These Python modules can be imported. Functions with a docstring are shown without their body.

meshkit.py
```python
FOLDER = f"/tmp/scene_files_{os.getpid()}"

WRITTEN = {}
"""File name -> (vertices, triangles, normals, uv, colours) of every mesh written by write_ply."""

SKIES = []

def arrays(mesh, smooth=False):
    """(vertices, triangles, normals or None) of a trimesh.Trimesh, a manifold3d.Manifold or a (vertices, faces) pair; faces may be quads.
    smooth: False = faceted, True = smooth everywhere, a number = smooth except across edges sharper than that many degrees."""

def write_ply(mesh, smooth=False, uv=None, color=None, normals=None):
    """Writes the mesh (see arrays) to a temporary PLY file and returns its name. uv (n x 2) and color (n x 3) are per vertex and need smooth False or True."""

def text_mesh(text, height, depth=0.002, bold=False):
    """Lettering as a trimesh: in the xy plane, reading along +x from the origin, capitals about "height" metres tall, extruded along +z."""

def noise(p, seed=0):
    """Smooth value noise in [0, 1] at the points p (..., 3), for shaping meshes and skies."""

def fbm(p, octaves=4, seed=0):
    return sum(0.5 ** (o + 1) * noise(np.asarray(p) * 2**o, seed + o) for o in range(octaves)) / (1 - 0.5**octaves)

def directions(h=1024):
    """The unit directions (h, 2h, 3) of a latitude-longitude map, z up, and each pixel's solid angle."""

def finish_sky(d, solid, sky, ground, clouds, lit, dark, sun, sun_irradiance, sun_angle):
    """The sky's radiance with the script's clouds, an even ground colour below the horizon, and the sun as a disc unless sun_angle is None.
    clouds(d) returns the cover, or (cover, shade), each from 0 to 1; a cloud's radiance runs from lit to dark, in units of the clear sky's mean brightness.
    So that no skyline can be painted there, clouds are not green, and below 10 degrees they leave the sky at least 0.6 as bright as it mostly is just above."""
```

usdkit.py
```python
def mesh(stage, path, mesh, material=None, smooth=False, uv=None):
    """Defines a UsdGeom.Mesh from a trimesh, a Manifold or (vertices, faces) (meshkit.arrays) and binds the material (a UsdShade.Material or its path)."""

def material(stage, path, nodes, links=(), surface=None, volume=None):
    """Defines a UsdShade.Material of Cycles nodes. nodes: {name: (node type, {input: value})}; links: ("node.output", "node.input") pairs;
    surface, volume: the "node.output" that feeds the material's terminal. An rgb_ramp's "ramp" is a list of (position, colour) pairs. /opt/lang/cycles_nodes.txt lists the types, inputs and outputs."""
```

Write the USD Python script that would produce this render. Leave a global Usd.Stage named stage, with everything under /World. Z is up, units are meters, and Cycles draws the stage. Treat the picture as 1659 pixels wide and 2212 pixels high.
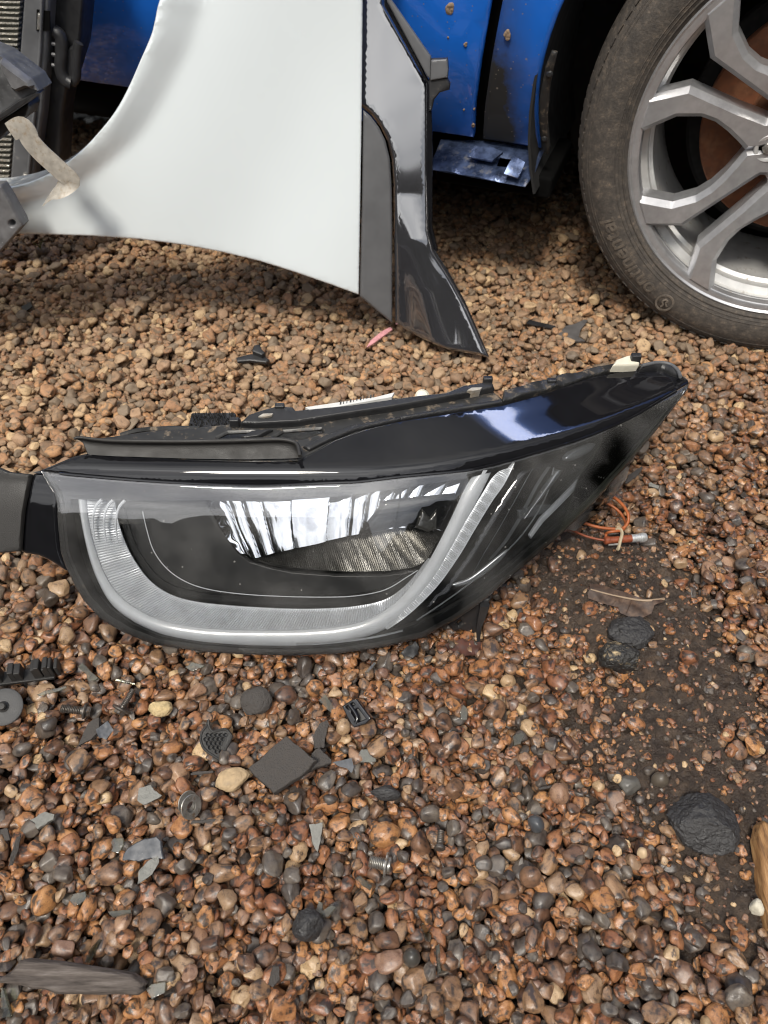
import math, random
import numpy as np, trimesh, shapely
from shapely.geometry import Polygon, Point
from scipy.spatial import Delaunay
import usdkit, meshkit
from pxr import Usd, UsdGeom, UsdLux, UsdShade, Gf, Sdf, Vt

stage = Usd.Stage.CreateInMemory()
UsdGeom.SetStageUpAxis(stage, 'Z')
UsdGeom.Xform.Define(stage, '/World')
rng = np.random.default_rng(7)
random.seed(7)

# ------------------------------------------------------------------ camera, sky, sun, exposure
FPX, PITCH, CAMH = 1600.0, math.radians(47.5), 0.735        # lens and stance of the camera
cam = UsdGeom.Camera.Define(stage, '/World/camera')
cam.CreateHorizontalApertureAttr(36.0)
cam.CreateVerticalApertureAttr(48.0)
cam.CreateFocalLengthAttr(36.0 * FPX / 1659.0)
cam.CreateClippingRangeAttr(Gf.Vec2f(0.02, 2000.0))
cam.CreateFStopAttr(10.0)
cam.CreateFocusDistanceAttr(0.80)
cam.CreateExposureAttr(-0.32)
cam.AddTranslateOp().Set(Gf.Vec3d(0, 0, CAMH))
cam.AddRotateXOp().Set(90.0 - math.degrees(PITCH))

SUN_EL, SUN_AZ = math.radians(60), math.radians(-160)       # azimuth of the sun: atan2(x, y)
SUNV = (math.sin(SUN_AZ) * math.cos(SUN_EL), math.cos(SUN_AZ) * math.cos(SUN_EL), math.sin(SUN_EL))
def sky_material():
    return usdkit.material(stage, '/World/Looks/sky_look', {
        'sky': ('sky_texture', {'sky_type': 'single_scattering', 'sun_disc': False, 'sun_elevation': SUN_EL, 'sun_rotation': SUN_AZ, 'altitude': 100.0, 'air_density': 1.0, 'aerosol_density': 1.5, 'ozone_density': 1.0}),
        'tc': ('texture_coordinate', {}),
        'mp': ('mapping', {'scale': (1.0, 1.0, 2.2), 'location': (0.35, 0.1, 0.0)}),
        'n1': ('noise_texture', {'scale': 1.7, 'detail': 6.0, 'roughness': 0.55, 'distortion': 0.4}),
        'r1': ('rgb_ramp', {'ramp': [(0.0, (0.3, 0.3, 0.3)), (0.42, (0.40, 0.40, 0.40)), (0.55, (0.92, 0.92, 0.92)), (1.0, (1, 1, 1))]}),
        'n2': ('noise_texture', {'scale': 3.2, 'detail': 5.0, 'roughness': 0.6}),
        'r2': ('rgb_ramp', {'ramp': [(0.3, (7.0, 7.1, 7.3)), (0.5, (10.0, 10.0, 10.1)), (0.7, (13.0, 12.8, 12.5))]}),
        'mx': ('mix_color', {}), 'dt': ('vector_math', {'math_type': 'dot_product', 'vector2': SUNV}), 'mxx': ('math', {'math_type': 'maximum', 'value2': 0.0}), 'pw': ('math', {'math_type': 'power', 'value2': 5.0}), 'gl': ('math', {'math_type': 'multiply_add', 'value2': 3.8, 'value3': 0.85}), 'cg': ('vector_math', {'math_type': 'scale'}),
        'bg': ('background_shader', {'strength': 0.085}),
    }, [('tc.generated', 'mp.vector'), ('mp.vector', 'n1.vector'), ('mp.vector', 'n2.vector'), ('n1.fac', 'r1.fac'), ('n2.fac', 'r2.fac'),
        ('tc.generated', 'dt.vector1'), ('dt.value', 'mxx.value1'), ('mxx.value', 'pw.value1'), ('pw.value', 'gl.value1'), ('r2.color', 'cg.vector1'), ('gl.value', 'cg.scale'), ('r1.color', 'mx.fac'), ('sky.color', 'mx.a'), ('cg.vector', 'mx.b'), ('mx.result', 'bg.color')], surface='bg.background')
UsdGeom.Scope.Define(stage, '/World/Looks')
dome = UsdLux.DomeLight.Define(stage, '/World/sky')
UsdShade.MaterialBindingAPI.Apply(dome.GetPrim()).Bind(sky_material())
dome.GetPrim().SetCustomDataByKey('kind', 'structure')
sun = UsdLux.DistantLight.Define(stage, '/World/sun')
sun.CreateNormalizeAttr(True); sun.CreateIntensityAttr(1.0); sun.CreateAngleAttr(13.0); sun.CreateColorAttr(Gf.Vec3f(1.0, 0.93, 0.82))
sd = np.array([math.sin(SUN_AZ) * math.cos(SUN_EL), math.cos(SUN_AZ) * math.cos(SUN_EL), math.sin(SUN_EL)])
sun.AddTransformOp().Set(Gf.Matrix4d().SetRotate(Gf.Rotation(Gf.Vec3d(0, 0, 1), Gf.Vec3d(*sd))))

# ------------------------------------------------------------------ naming helpers
used = {}
def path_for(name, parent=None):
    base = (str(parent.GetPath()) if parent is not None else '/World') + '/' + name
    k = used.get(base, 0); used[base] = k + 1
    return base if k == 0 else f'{base}_{k:03d}'
def tag(p, label=None, cat=None, group=None, kind=None):
    p = p.GetPrim()
    for k, v in (('label', label), ('category', cat), ('group', group), ('kind', kind)):
        if v: p.SetCustomDataByKey(k, v)
    return p
def thing(name, label, cat, group=None, parent=None):
    x = UsdGeom.Xform.Define(stage, path_for(name, parent)).GetPrim()
    tag(x, label, cat, group)
    return x
def obj(name, mesh, mat, parent=None, smooth=35, label=None, cat=None, group=None, kind=None):
    m = usdkit.mesh(stage, path_for(name, parent), mesh, mat, smooth=smooth)
    m.CreateDoubleSidedAttr(True)
    tag(m, label, cat, group, kind)
    return m.GetPrim()

# ------------------------------------------------------------------ geometry helpers
EYE = np.array([0, 0, CAMH])
def ray(px):
    px = np.atleast_2d(np.asarray(px, float))
    u, w = (px[:, 0] - 829.5) / FPX, (1106 - px[:, 1]) / FPX
    return np.stack([u, math.cos(PITCH) + w * math.sin(PITCH), -math.sin(PITCH) + w * math.cos(PITCH)], 1)
def hit(px, F, a=0.25, b=3.2):
    """Where the sight lines of photo points meet the surface F = 0 (F < 0 on the near side), and the normals there."""
    d = ray(px); lo, hi = np.full(len(d), a), np.full(len(d), b)
    for _ in range(44):
        m = (lo + hi) / 2; neg = F(EYE + m[:, None] * d) < 0
        lo, hi = np.where(neg, m, lo), np.where(neg, hi, m)
    p = EYE + lo[:, None] * d
    e = 1e-4
    g = np.stack([(F(p + np.eye(3)[k] * e) - F(p - np.eye(3)[k] * e)) / (2 * e) for k in range(3)], 1)
    return p, -g / np.maximum(np.linalg.norm(g, axis=1, keepdims=True), 1e-9)
def ground_at(px, py, z=0.0):
    d = ray([px, py])[0]
    return EYE + d * ((CAMH - z) / -d[2])
def per_px(px, py):
    return np.linalg.norm(ground_at(px, py) - ground_at(px + 1, py))
def spline(pts, n=8, closed=True):
    p = np.asarray(pts, float); N = len(p); out = []
    for i in range(N if closed else N - 1):
        g = (lambda k: p[k % N]) if closed else (lambda k: p[min(max(k, 0), N - 1)])
        a, b, c, d = g(i - 1), g(i), g(i + 1), g(i + 2)
        for t in np.arange(n) / n:
            out.append(0.5 * (2 * b + (c - a) * t + (2 * a - 5 * b + 4 * c - d) * t * t + (3 * b - a - 3 * c + d) * t ** 3))
    if not closed: out.append(p[-1])
    return np.array(out)
def resample(p, step, closed=True):
    p = np.asarray(p, float); out = []
    n = len(p)
    for i in range(n if closed else n - 1):
        a, b = p[i], p[(i + 1) % n]; k = max(1, int(math.ceil(np.linalg.norm(b - a) / step)))
        out += [a + (b - a) * t for t in np.arange(k) / k]
    if not closed: out.append(p[-1])
    return np.array(out)
def plate(poly, mapf, front=0.0, back=0.003, step=8.0, bevel=0.0, bw=0.0, holes=(), disp=None, curve=2.0):
    """A closed shell over a 2-D outline: mapf gives each 2-D point its place and normal in space."""
    loops = [resample(poly, step * 0.6)] + [resample(h, step * 0.6) for h in holes]
    P = Polygon(poly, [h for h in holes]).buffer(0)
    if P.geom_type != 'Polygon': P = max(P.geoms, key=lambda g: g.area)
    pts = [np.vstack(loops)]
    def add_ring(dist):
        q = P.buffer(-dist)
        for g in getattr(q, 'geoms', [q]):
            if g.is_empty: continue
            for r in (g.exterior, *g.interiors): pts.append(resample(np.array(r.coords)[:-1], step * 0.8))
    inner = step * 0.6
    if bw > 0:
        for f in ((0.3, 0.65, 1.0) if curve != 1 else (1.0,)): add_ring(bw * f)
        inner = bw + step * 0.5
    x0, y0, x1, y1 = P.bounds
    gx, gy = np.meshgrid(np.arange(x0, x1, step), np.arange(y0, y1, step * 0.87)); gx = gx + (np.arange(gx.shape[0]) % 2)[:, None] * step / 2
    grid = np.stack([gx.ravel(), gy.ravel()], 1)
    Q = P.buffer(-inner)
    if not Q.is_empty: pts.append(grid[shapely.contains_xy(Q, grid[:, 0], grid[:, 1])])
    nb = len(pts[0]); pts = np.vstack(pts)
    tri = Delaunay(pts).simplices
    c = pts[tri].mean(1); tri = tri[shapely.contains_xy(P, c[:, 0], c[:, 1])]
    a = pts[tri]; ar = (a[:, 1, 0] - a[:, 0, 0]) * (a[:, 2, 1] - a[:, 0, 1]) - (a[:, 1, 1] - a[:, 0, 1]) * (a[:, 2, 0] - a[:, 0, 0])
    tri = tri[np.abs(ar) > 1e-9 * step * step]; ar = ar[np.abs(ar) > 1e-9 * step * step]
    tri[ar < 0] = tri[ar < 0][:, ::-1]
    p, n = mapf(pts)
    off = np.full(len(pts), float(front))
    if bw > 0:
        d = shapely.distance(P.boundary, shapely.points(pts)); off = off - bevel * (1 - np.minimum(d / bw, 1)) ** curve
    if disp is not None: off = off + disp(pts, p)
    top, bot = p + n * off[:, None], p - n * back
    t0 = top[tri]; s = np.einsum('ij,ij->i', np.cross(t0[:, 1] - t0[:, 0], t0[:, 2] - t0[:, 0]), n[tri[:, 0]]).sum()
    if s < 0: tri = tri[:, ::-1]
    N = len(pts); faces = [tri, tri[:, ::-1] + N]; at = 0
    for l in loops:
        i = at + np.arange(len(l)); j = at + (np.arange(len(l)) + 1) % len(l); at += len(l)
        faces += [np.stack([i, j, j + N], 1), np.stack([i, j + N, i + N], 1)]
    m = trimesh.Trimesh(np.vstack([top, bot]), np.vstack(faces), process=False)
    m.fix_normals()
    return m
def on(F, a=0.25, b=3.2): return lambda q: hit(q, F, a, b)
def patch(poly, F, **k):
    sm = k.pop('smooth', 0)
    return plate(spline(poly, sm) if sm else np.asarray(poly, float), on(F), **k)
def grid_mesh(P, closed_u=False):
    nu, nv = P.shape[:2]; i = np.arange(nu * nv).reshape(nu, nv)
    if closed_u: i = np.vstack([i, i[:1]])
    a, b, c, d = i[:-1, :-1].ravel(), i[1:, :-1].ravel(), i[1:, 1:].ravel(), i[:-1, 1:].ravel()
    return np.vstack([np.stack([a, b, c], 1), np.stack([a, c, d], 1)])
def shell(P, N, t):
    """A sheet of grid points with thickness t behind it."""
    f = grid_mesh(P[..., 0]); nu, nv = P.shape[:2]; n = nu * nv
    i = np.arange(n).reshape(nu, nv); loop = np.concatenate([i[0, :], i[1:, -1], i[-1, -2::-1], i[-2:0:-1, 0]])
    j = np.roll(loop, -1)
    F = np.vstack([f, f[:, ::-1] + n, np.stack([loop, j, j + n], 1), np.stack([loop, j + n, loop + n], 1)])
    m = trimesh.Trimesh(np.vstack([P.reshape(-1, 3), (P - N * t).reshape(-1, 3)]), F, process=False); m.fix_normals()
    return m
def ribbon(A, B, F, ns=120, nw=8, depth=None, t=0.0015):
    """The band between two traced curves laid on surface F, moved towards the viewer by depth(s, w)."""
    def even(c):
        c = spline(c, 12, False); L = np.r_[0, np.cumsum(np.linalg.norm(np.diff(c, axis=0), axis=1))]
        s = np.linspace(0, L[-1], ns); return np.stack([np.interp(s, L, c[:, k]) for k in (0, 1)], 1)
    a, b = even(A), even(B); w = np.linspace(0, 1, nw)
    q = a[:, None] * (1 - w)[None, :, None] + b[:, None] * w[None, :, None]
    p, n = hit(q.reshape(-1, 2), F); p, n = p.reshape(ns, nw, 3), n.reshape(ns, nw, 3)
    if depth is not None:
        S, W = np.meshgrid(np.linspace(0, 1, ns), w, indexing='ij'); p = p + n * depth(S, W)[..., None]
    return shell(p, n, t)
def tube(pts, r, sides=8, smooth=6, caps=True):
    p = spline(pts, smooth, False) if smooth > 1 else np.asarray(pts, float)
    r = np.broadcast_to(np.interp(np.linspace(0, 1, len(p)), np.linspace(0, 1, np.size(r)), np.atleast_1d(r)) if np.size(r) > 1 else r, (len(p),))
    t = np.gradient(p, axis=0); t /= np.maximum(np.linalg.norm(t, axis=1, keepdims=True), 1e-9)
    u = np.cross(t[0], [0.3, 0.2, 1.0]); U = []
    for k in t:
        u = u - k * (u @ k); u = u / max(np.linalg.norm(u), 1e-9); U.append(u)
    U = np.array(U); V = np.cross(t, U); a = np.arange(sides) / sides * 2 * np.pi
    ring = p[:, None] + r[:, None, None] * (np.cos(a)[None, :, None] * U[:, None] + np.sin(a)[None, :, None] * V[:, None])
    n = len(p); i = np.arange(n * sides).reshape(n, sides); j = np.roll(i, -1, 1)
    f = [np.stack([i[:-1], j[:-1], j[1:]], -1).reshape(-1, 3), np.stack([i[:-1], j[1:], i[1:]], -1).reshape(-1, 3)]
    v = np.vstack([ring.reshape(-1, 3), p[:1], p[-1:]])
    f += [np.stack([j[0], i[0], np.full(sides, n * sides)], 1), np.stack([i[-1], j[-1], np.full(sides, n * sides + 1)], 1)]
    m = trimesh.Trimesh(v, np.vstack(f), process=False); m.fix_normals()
    return m
def frame(d, up=(0, 0, 1)):
    z = np.asarray(d, float); z = z / np.linalg.norm(z); x = np.cross(up, z)
    if np.linalg.norm(x) < 1e-6: x = np.array([1.0, 0, 0])
    x /= np.linalg.norm(x); M = np.eye(4); M[:3, :3] = np.stack([x, np.cross(z, x), z], 1)
    return M
def placed(m, d, o):
    m = m.copy(); M = frame(d); M[:3, 3] = o; m.apply_transform(M); return m
def revolve(prof, d=(0, 0, 1), o=(0, 0, 0), n=32):
    """A turned shape: (radius, height) pairs, its axis along d from o."""
    m = trimesh.creation.revolve(np.asarray(prof, float), sections=n); return placed(m, d, o)
def cat(*ms): return trimesh.util.concatenate(ms)
def box(x0, x1, y0, y1, z0, z1, r=0.0):
    m = trimesh.creation.box([x1 - x0, y1 - y0, z1 - z0])
    if r > 0:
        pts = [np.array([a, b, c]) for a in (x0 + r, x1 - r) for b in (y0 + r, y1 - r) for c in (z0 + r, z1 - r)]
        s = trimesh.creation.icosphere(1, r); m = trimesh.convex.convex_hull(np.vstack([s.vertices + q for q in pts])); return m
    m.apply_translation([(x0 + x1) / 2, (y0 + y1) / 2, (z0 + z1) / 2]); return m

# ------------------------------------------------------------------ materials
def mat(name, nodes, links, surface='p.BSDF'): return usdkit.material(stage, '/World/Looks/' + name, nodes, links, surface=surface)
def simple(name, col, rough=0.5, metal=0.0, coat=0.0, vary=0.25, scale=60.0, dust=None, dust_lo=0.56, bump=0.0, bscale=400.0, spec=0.5, dscale=35.0, coat_rough=0.03, coat_ior=1.5):
    """A plain colour with slight mottling, uneven gloss, and (dust) a patchy layer of dirt."""
    col = np.array(col, float)
    N = {'g': ('geometry', {}), 'n': ('noise_texture', {'scale': scale, 'detail': 5.0, 'roughness': 0.6}),
         'r': ('rgb_ramp', {'ramp': [(0.3, col * (1 - vary)), (0.7, np.minimum(col * (1 + vary), 0.95))]}),
         'rr': ('map_range', {'from_min': 0.3, 'from_max': 0.7, 'to_min': max(rough * (1 - vary), 0.0), 'to_max': min(rough * (1 + vary), 1.0)}),
         'p': ('principled_bsdf', {'metallic': metal, 'coat_weight': coat, 'coat_roughness': coat_rough, 'specular_ior_level': spec, 'coat_ior': coat_ior})}
    L = [('g.position', 'n.vector'), ('n.fac', 'r.fac'), ('n.fac', 'rr.value')]
    out, ro = 'r.color', 'rr.result'
    if dust is not None:
        N |= {'dn': ('noise_texture', {'scale': dscale, 'detail': 8.0, 'roughness': 0.7}), 'dr': ('rgb_ramp', {'ramp': [(dust_lo, (0, 0, 0)), (dust_lo + 0.16, (1, 1, 1))]}),
              'dm': ('mix_color', {'b': dust}), 'dq': ('mix_float', {'b': 0.85})}
        L += [('g.position', 'dn.vector'), ('dn.fac', 'dr.fac'), ('dr.color', 'dm.fac'), (out, 'dm.a'), ('dr.color', 'dq.fac'), (ro, 'dq.a')]
        out, ro = 'dm.result', 'dq.result'
    if bump > 0:
        N |= {'bn': ('noise_texture', {'scale': bscale, 'detail': 4.0}), 'b': ('bump', {'strength': bump, 'distance': 0.002})}
        L += [('g.position', 'bn.vector'), ('bn.fac', 'b.height'), ('b.normal', 'p.normal')]
    return mat(name, N, L + [(out, 'p.base_color'), (ro, 'p.roughness')])

gloss_panel = simple('gloss_panel', (0.02, 0.02, 0.022), 0.07, vary=0.1, coat=1.0, spec=1.0, dust=(0.16, 0.155, 0.15), dust_lo=0.72, dscale=30, coat_rough=0.05, coat_ior=2.5)
gloss_black = simple('gloss_black', (0.006, 0.006, 0.007), 0.035, vary=0.15, dust=(0.2, 0.18, 0.16), dust_lo=0.80, dscale=500, spec=0.6)
plastic_black = simple('plastic_black', (0.018, 0.018, 0.019), 0.42, dust=(0.16, 0.13, 0.10), dust_lo=0.62, dscale=60, bump=0.15, bscale=900)
plastic_dusty = simple('plastic_dusty', (0.02, 0.02, 0.02), 0.45, dust=(0.22, 0.17, 0.12), dust_lo=0.54, dscale=70)
rubber_black = simple('rubber_black', (0.022, 0.021, 0.020), 0.55, bump=0.25, bscale=1200)
plastic_grey = simple('plastic_grey', (0.105, 0.107, 0.112), 0.36, vary=0.12, scale=20)
plastic_frame = simple('plastic_frame', (0.10, 0.102, 0.107), 0.5, vary=0.2, scale=25, dust=(0.3, 0.28, 0.26), dust_lo=0.62, dscale=25)
bezel_dark = simple('bezel_dark', (0.013, 0.013, 0.0135), 0.42, vary=0.1)
white_paint = simple('white_paint', (0.69, 0.745, 0.77), 0.22, coat=1.0, vary=0.02, scale=4, coat_rough=0.02, dust=(0.42, 0.40, 0.37), dust_lo=0.74, dscale=160, coat_ior=1.75)
chrome = simple('chrome', (0.80, 0.81, 0.83), 0.06, metal=1.0, vary=0.02)
chrome_ribbed = simple('chrome_ribbed', (0.19, 0.185, 0.175), 0.22, metal=0.9, vary=0.12)
silver_satin = simple('silver_satin', (0.52, 0.54, 0.57), 0.32, metal=0.85, vary=0.06)
guide_frost = simple('guide_frost', (0.46, 0.48, 0.51), 0.30, vary=0.06, scale=40, coat=0.4)
guide_ribbed = simple('guide_ribbed', (0.48, 0.50, 0.53), 0.30, metal=0.4, vary=0.08)
guide_dark = simple('guide_dark', (0.14, 0.15, 0.165), 0.2, metal=0.6, vary=0.1)
alloy = simple('alloy', (0.52, 0.52, 0.53), 0.30, metal=0.75, vary=0.10, scale=30, dust=(0.22, 0.17, 0.13), dust_lo=0.66, dscale=90)
alloy_bright = simple('alloy_bright', (0.62, 0.62, 0.61), 0.42, metal=0.55, vary=0.10, scale=50, dust=(0.30, 0.24, 0.18), dust_lo=0.58, dscale=60)
rust_disc = simple('rust_disc', (0.20, 0.075, 0.035), 0.75, vary=0.3, scale=60, dust=(0.30, 0.14, 0.07), dust_lo=0.5, dscale=25)
black_void = simple('black_void', (0.004, 0.004, 0.004), 0.9, spec=0.05)
liner_felt = simple('liner_felt', (0.010, 0.010, 0.010), 0.9, dust=(0.05, 0.04, 0.03), dust_lo=0.6, dscale=20)
steel_worn = simple('steel_worn', (0.30, 0.29, 0.27), 0.42, metal=0.8, vary=0.3, scale=150, dust=(0.16, 0.11, 0.07), dust_lo=0.52, dscale=200)
steel_dark = simple('steel_dark', (0.12, 0.11, 0.10), 0.45, metal=0.7, vary=0.35, scale=250, dust=(0.10, 0.06, 0.035), dust_lo=0.5, dscale=300)
strap_metal = simple('strap_metal', (0.42, 0.39, 0.34), 0.55, metal=0.35, vary=0.2, scale=120, dust=(0.33, 0.27, 0.2), dust_lo=0.5, dscale=100)
bracket_grey = simple('bracket_grey', (0.085, 0.087, 0.09), 0.5, metal=0.2, vary=0.35, scale=60, dust=(0.35, 0.35, 0.35), dust_lo=0.60, dscale=180)
bracket_pale = simple('bracket_pale', (0.16, 0.16, 0.165), 0.5, metal=0.3, vary=0.3, scale=50, dust=(0.5, 0.5, 0.5), dust_lo=0.60, dscale=60)
fin_metal = simple('fin_metal', (0.60, 0.57, 0.50), 0.4, metal=0.6, vary=0.2, scale=200)
core_dark = simple('core_dark', (0.11, 0.115, 0.105), 0.6, metal=0.3, vary=0.4, scale=500)
sill_metal = simple('sill_metal', (0.06, 0.085, 0.16), 0.3, metal=0.6, vary=0.5, scale=50, dust=(0.20, 0.19, 0.18), dust_lo=0.56, dscale=60)
rust_red = simple('rust_red', (0.22, 0.055, 0.022), 0.5, vary=0.3, scale=300)
wire_orange = simple('wire_orange', (0.36, 0.10, 0.03), 0.5, vary=0.25, scale=200)
slate = simple('slate', (0.052, 0.046, 0.042), 0.8, vary=0.25, scale=200, bump=0.7, bscale=500, dust=(0.22, 0.17, 0.12), dust_lo=0.68, dscale=300)
slate_blue = simple('slate_blue', (0.06, 0.065, 0.075), 0.3, vary=0.2, scale=200, dust=(0.4, 0.4, 0.38), dust_lo=0.66, dscale=150)
slate_pale = simple('slate_pale', (0.17, 0.17, 0.155), 0.5, vary=0.25, scale=200, bump=0.4, bscale=700)
tar = simple('tar', (0.028, 0.027, 0.028), 0.6, vary=0.35, scale=200, bump=0.6, bscale=450, dust=(0.13, 0.12, 0.11), dust_lo=0.66, dscale=70)
tar_pale = simple('tar_pale', (0.020, 0.019, 0.018), 0.5, vary=0.4, scale=200, bump=0.8, bscale=450, dust=(0.50, 0.38, 0.22), dust_lo=0.53, dscale=75)
wood_grey = mat('wood_grey', {'g': ('geometry', {}), 'm': ('mapping', {'scale': (25.0, 260.0, 260.0), 'rotation': (0.0, 0.0, 0.12)}), 'n': ('noise_texture', {'scale': 1.0, 'detail': 7.0, 'roughness': 0.65}),
    'r': ('rgb_ramp', {'ramp': [(0.3, (0.03, 0.023, 0.019)), (0.5, (0.095, 0.078, 0.068)), (0.72, (0.19, 0.165, 0.15))]}), 'b': ('bump', {'strength': 0.8, 'distance': 0.003}), 'p': ('principled_bsdf', {'roughness': 0.8})},
    [('g.position', 'm.vector'), ('m.vector', 'n.vector'), ('n.fac', 'r.fac'), ('n.fac', 'b.height'), ('b.normal', 'p.normal'), ('r.color', 'p.base_color')])
wood_fresh = mat('wood_fresh', {'g': ('geometry', {}), 'm': ('mapping', {'scale': (300.0, 25.0, 200.0), 'rotation': (0.0, 0.0, 0.1)}), 'n': ('noise_texture', {'scale': 1.0, 'detail': 7.0, 'roughness': 0.65}),
    'r': ('rgb_ramp', {'ramp': [(0.3, (0.09, 0.04, 0.015)), (0.5, (0.28, 0.145, 0.055)), (0.72, (0.45, 0.27, 0.12))]}), 'b': ('bump', {'strength': 0.7, 'distance': 0.003}), 'p': ('principled_bsdf', {'roughness': 0.65})},
    [('g.position', 'm.vector'), ('m.vector', 'n.vector'), ('n.fac', 'r.fac'), ('n.fac', 'b.height'), ('b.normal', 'p.normal'), ('r.color', 'p.base_color')])
leaf_brown = mat('leaf_brown', {'g': ('geometry', {}), 'n': ('noise_texture', {'scale': 90.0, 'detail': 6.0, 'roughness': 0.65}),
    'r': ('rgb_ramp', {'ramp': [(0.3, (0.022, 0.013, 0.010)), (0.5, (0.065, 0.038, 0.027)), (0.7, (0.15, 0.092, 0.06))]}), 'p': ('principled_bsdf', {'roughness': 0.6}), 't': ('translucent_bsdf', {'color': (0.12, 0.06, 0.03)}), 'x': ('mix_closure', {'fac': 0.12})},
    [('g.position', 'n.vector'), ('n.fac', 'r.fac'), ('r.color', 'p.base_color'), ('p.BSDF', 'x.closure1'), ('t.BSDF', 'x.closure2')], surface='x.closure')
leaf_red = simple('leaf_red', (0.07, 0.026, 0.018), 0.7, vary=0.45, scale=150)
sticker_white = simple('sticker_white', (0.62, 0.62, 0.60), 0.4, vary=0.06, dust=(0.3, 0.26, 0.2), dust_lo=0.62, dscale=80)
ink_black = simple('ink_black', (0.02, 0.02, 0.02), 0.5)
clip_white = simple('clip_white', (0.66, 0.63, 0.52), 0.4, vary=0.1)
pink_plastic = simple('pink_plastic', (0.55, 0.26, 0.27), 0.35, vary=0.25, scale=200)

def pane(name, tint, ior=1.45, scratch=0.0, haze=0.0):
    """Clear plastic or glass: see-through, with reflections that grow towards grazing angles."""
    N = {'f': ('fresnel', {'IOR': ior}), 't': ('transparent_bsdf', {'color': tint}), 'g': ('glossy_bsdf', {'color': (1, 1, 1), 'roughness': 0.015}), 'x': ('mix_closure', {})}
    L = [('f.fac', 'x.fac'), ('t.BSDF', 'x.closure1'), ('g.BSDF', 'x.closure2')]
    if not scratch: return mat(name, N, L, 'x.closure')
    N |= {'q': ('geometry', {}), 'v': ('voronoi_texture', {'feature': 'f1', 'scale': 48.0}), 'n': ('noise_texture', {'scale': 60.0, 'detail': 3.0}), 'a': ('math', {'math_type': 'multiply_add', 'value2': 0.12, 'value3': 0.0}),
          's': ('math', {'math_type': 'less_than', 'value2': 0.05}), 'd': ('diffuse_bsdf', {'color': (0.55, 0.53, 0.5)}), 'k': ('math', {'math_type': 'multiply', 'value2': scratch}), 'y': ('mix_closure', {}),
          'hn': ('noise_texture', {'scale': 14.0, 'detail': 6.0}), 'hr': ('map_range', {'from_min': 0.4, 'from_max': 0.8, 'to_min': 0.0, 'to_max': haze, 'clamp': True}), 'm': ('math', {'math_type': 'maximum'})}
    L += [('q.position', 'v.vector'), ('q.position', 'n.vector'), ('v.distance', 's.value1'), ('s.value', 'k.value1'), ('q.position', 'hn.vector'), ('hn.fac', 'hr.value'), ('k.value', 'm.value1'), ('hr.result', 'm.value2'),
          ('m.value', 'y.fac'), ('x.closure', 'y.closure1'), ('d.BSDF', 'y.closure2')]
    return mat(name, N, L, 'y.closure')
lens_clear = pane('lens_clear', (0.965, 0.97, 0.975), 1.68, scratch=0.25, haze=0.040)
film_clear = pane('film_clear', (0.62, 0.62, 0.60), 1.5, scratch=0.3, haze=0.22)
shard_glass = pane('shard_glass', (0.62, 0.64, 0.55), 1.5, scratch=0.3, haze=0.22)

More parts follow.
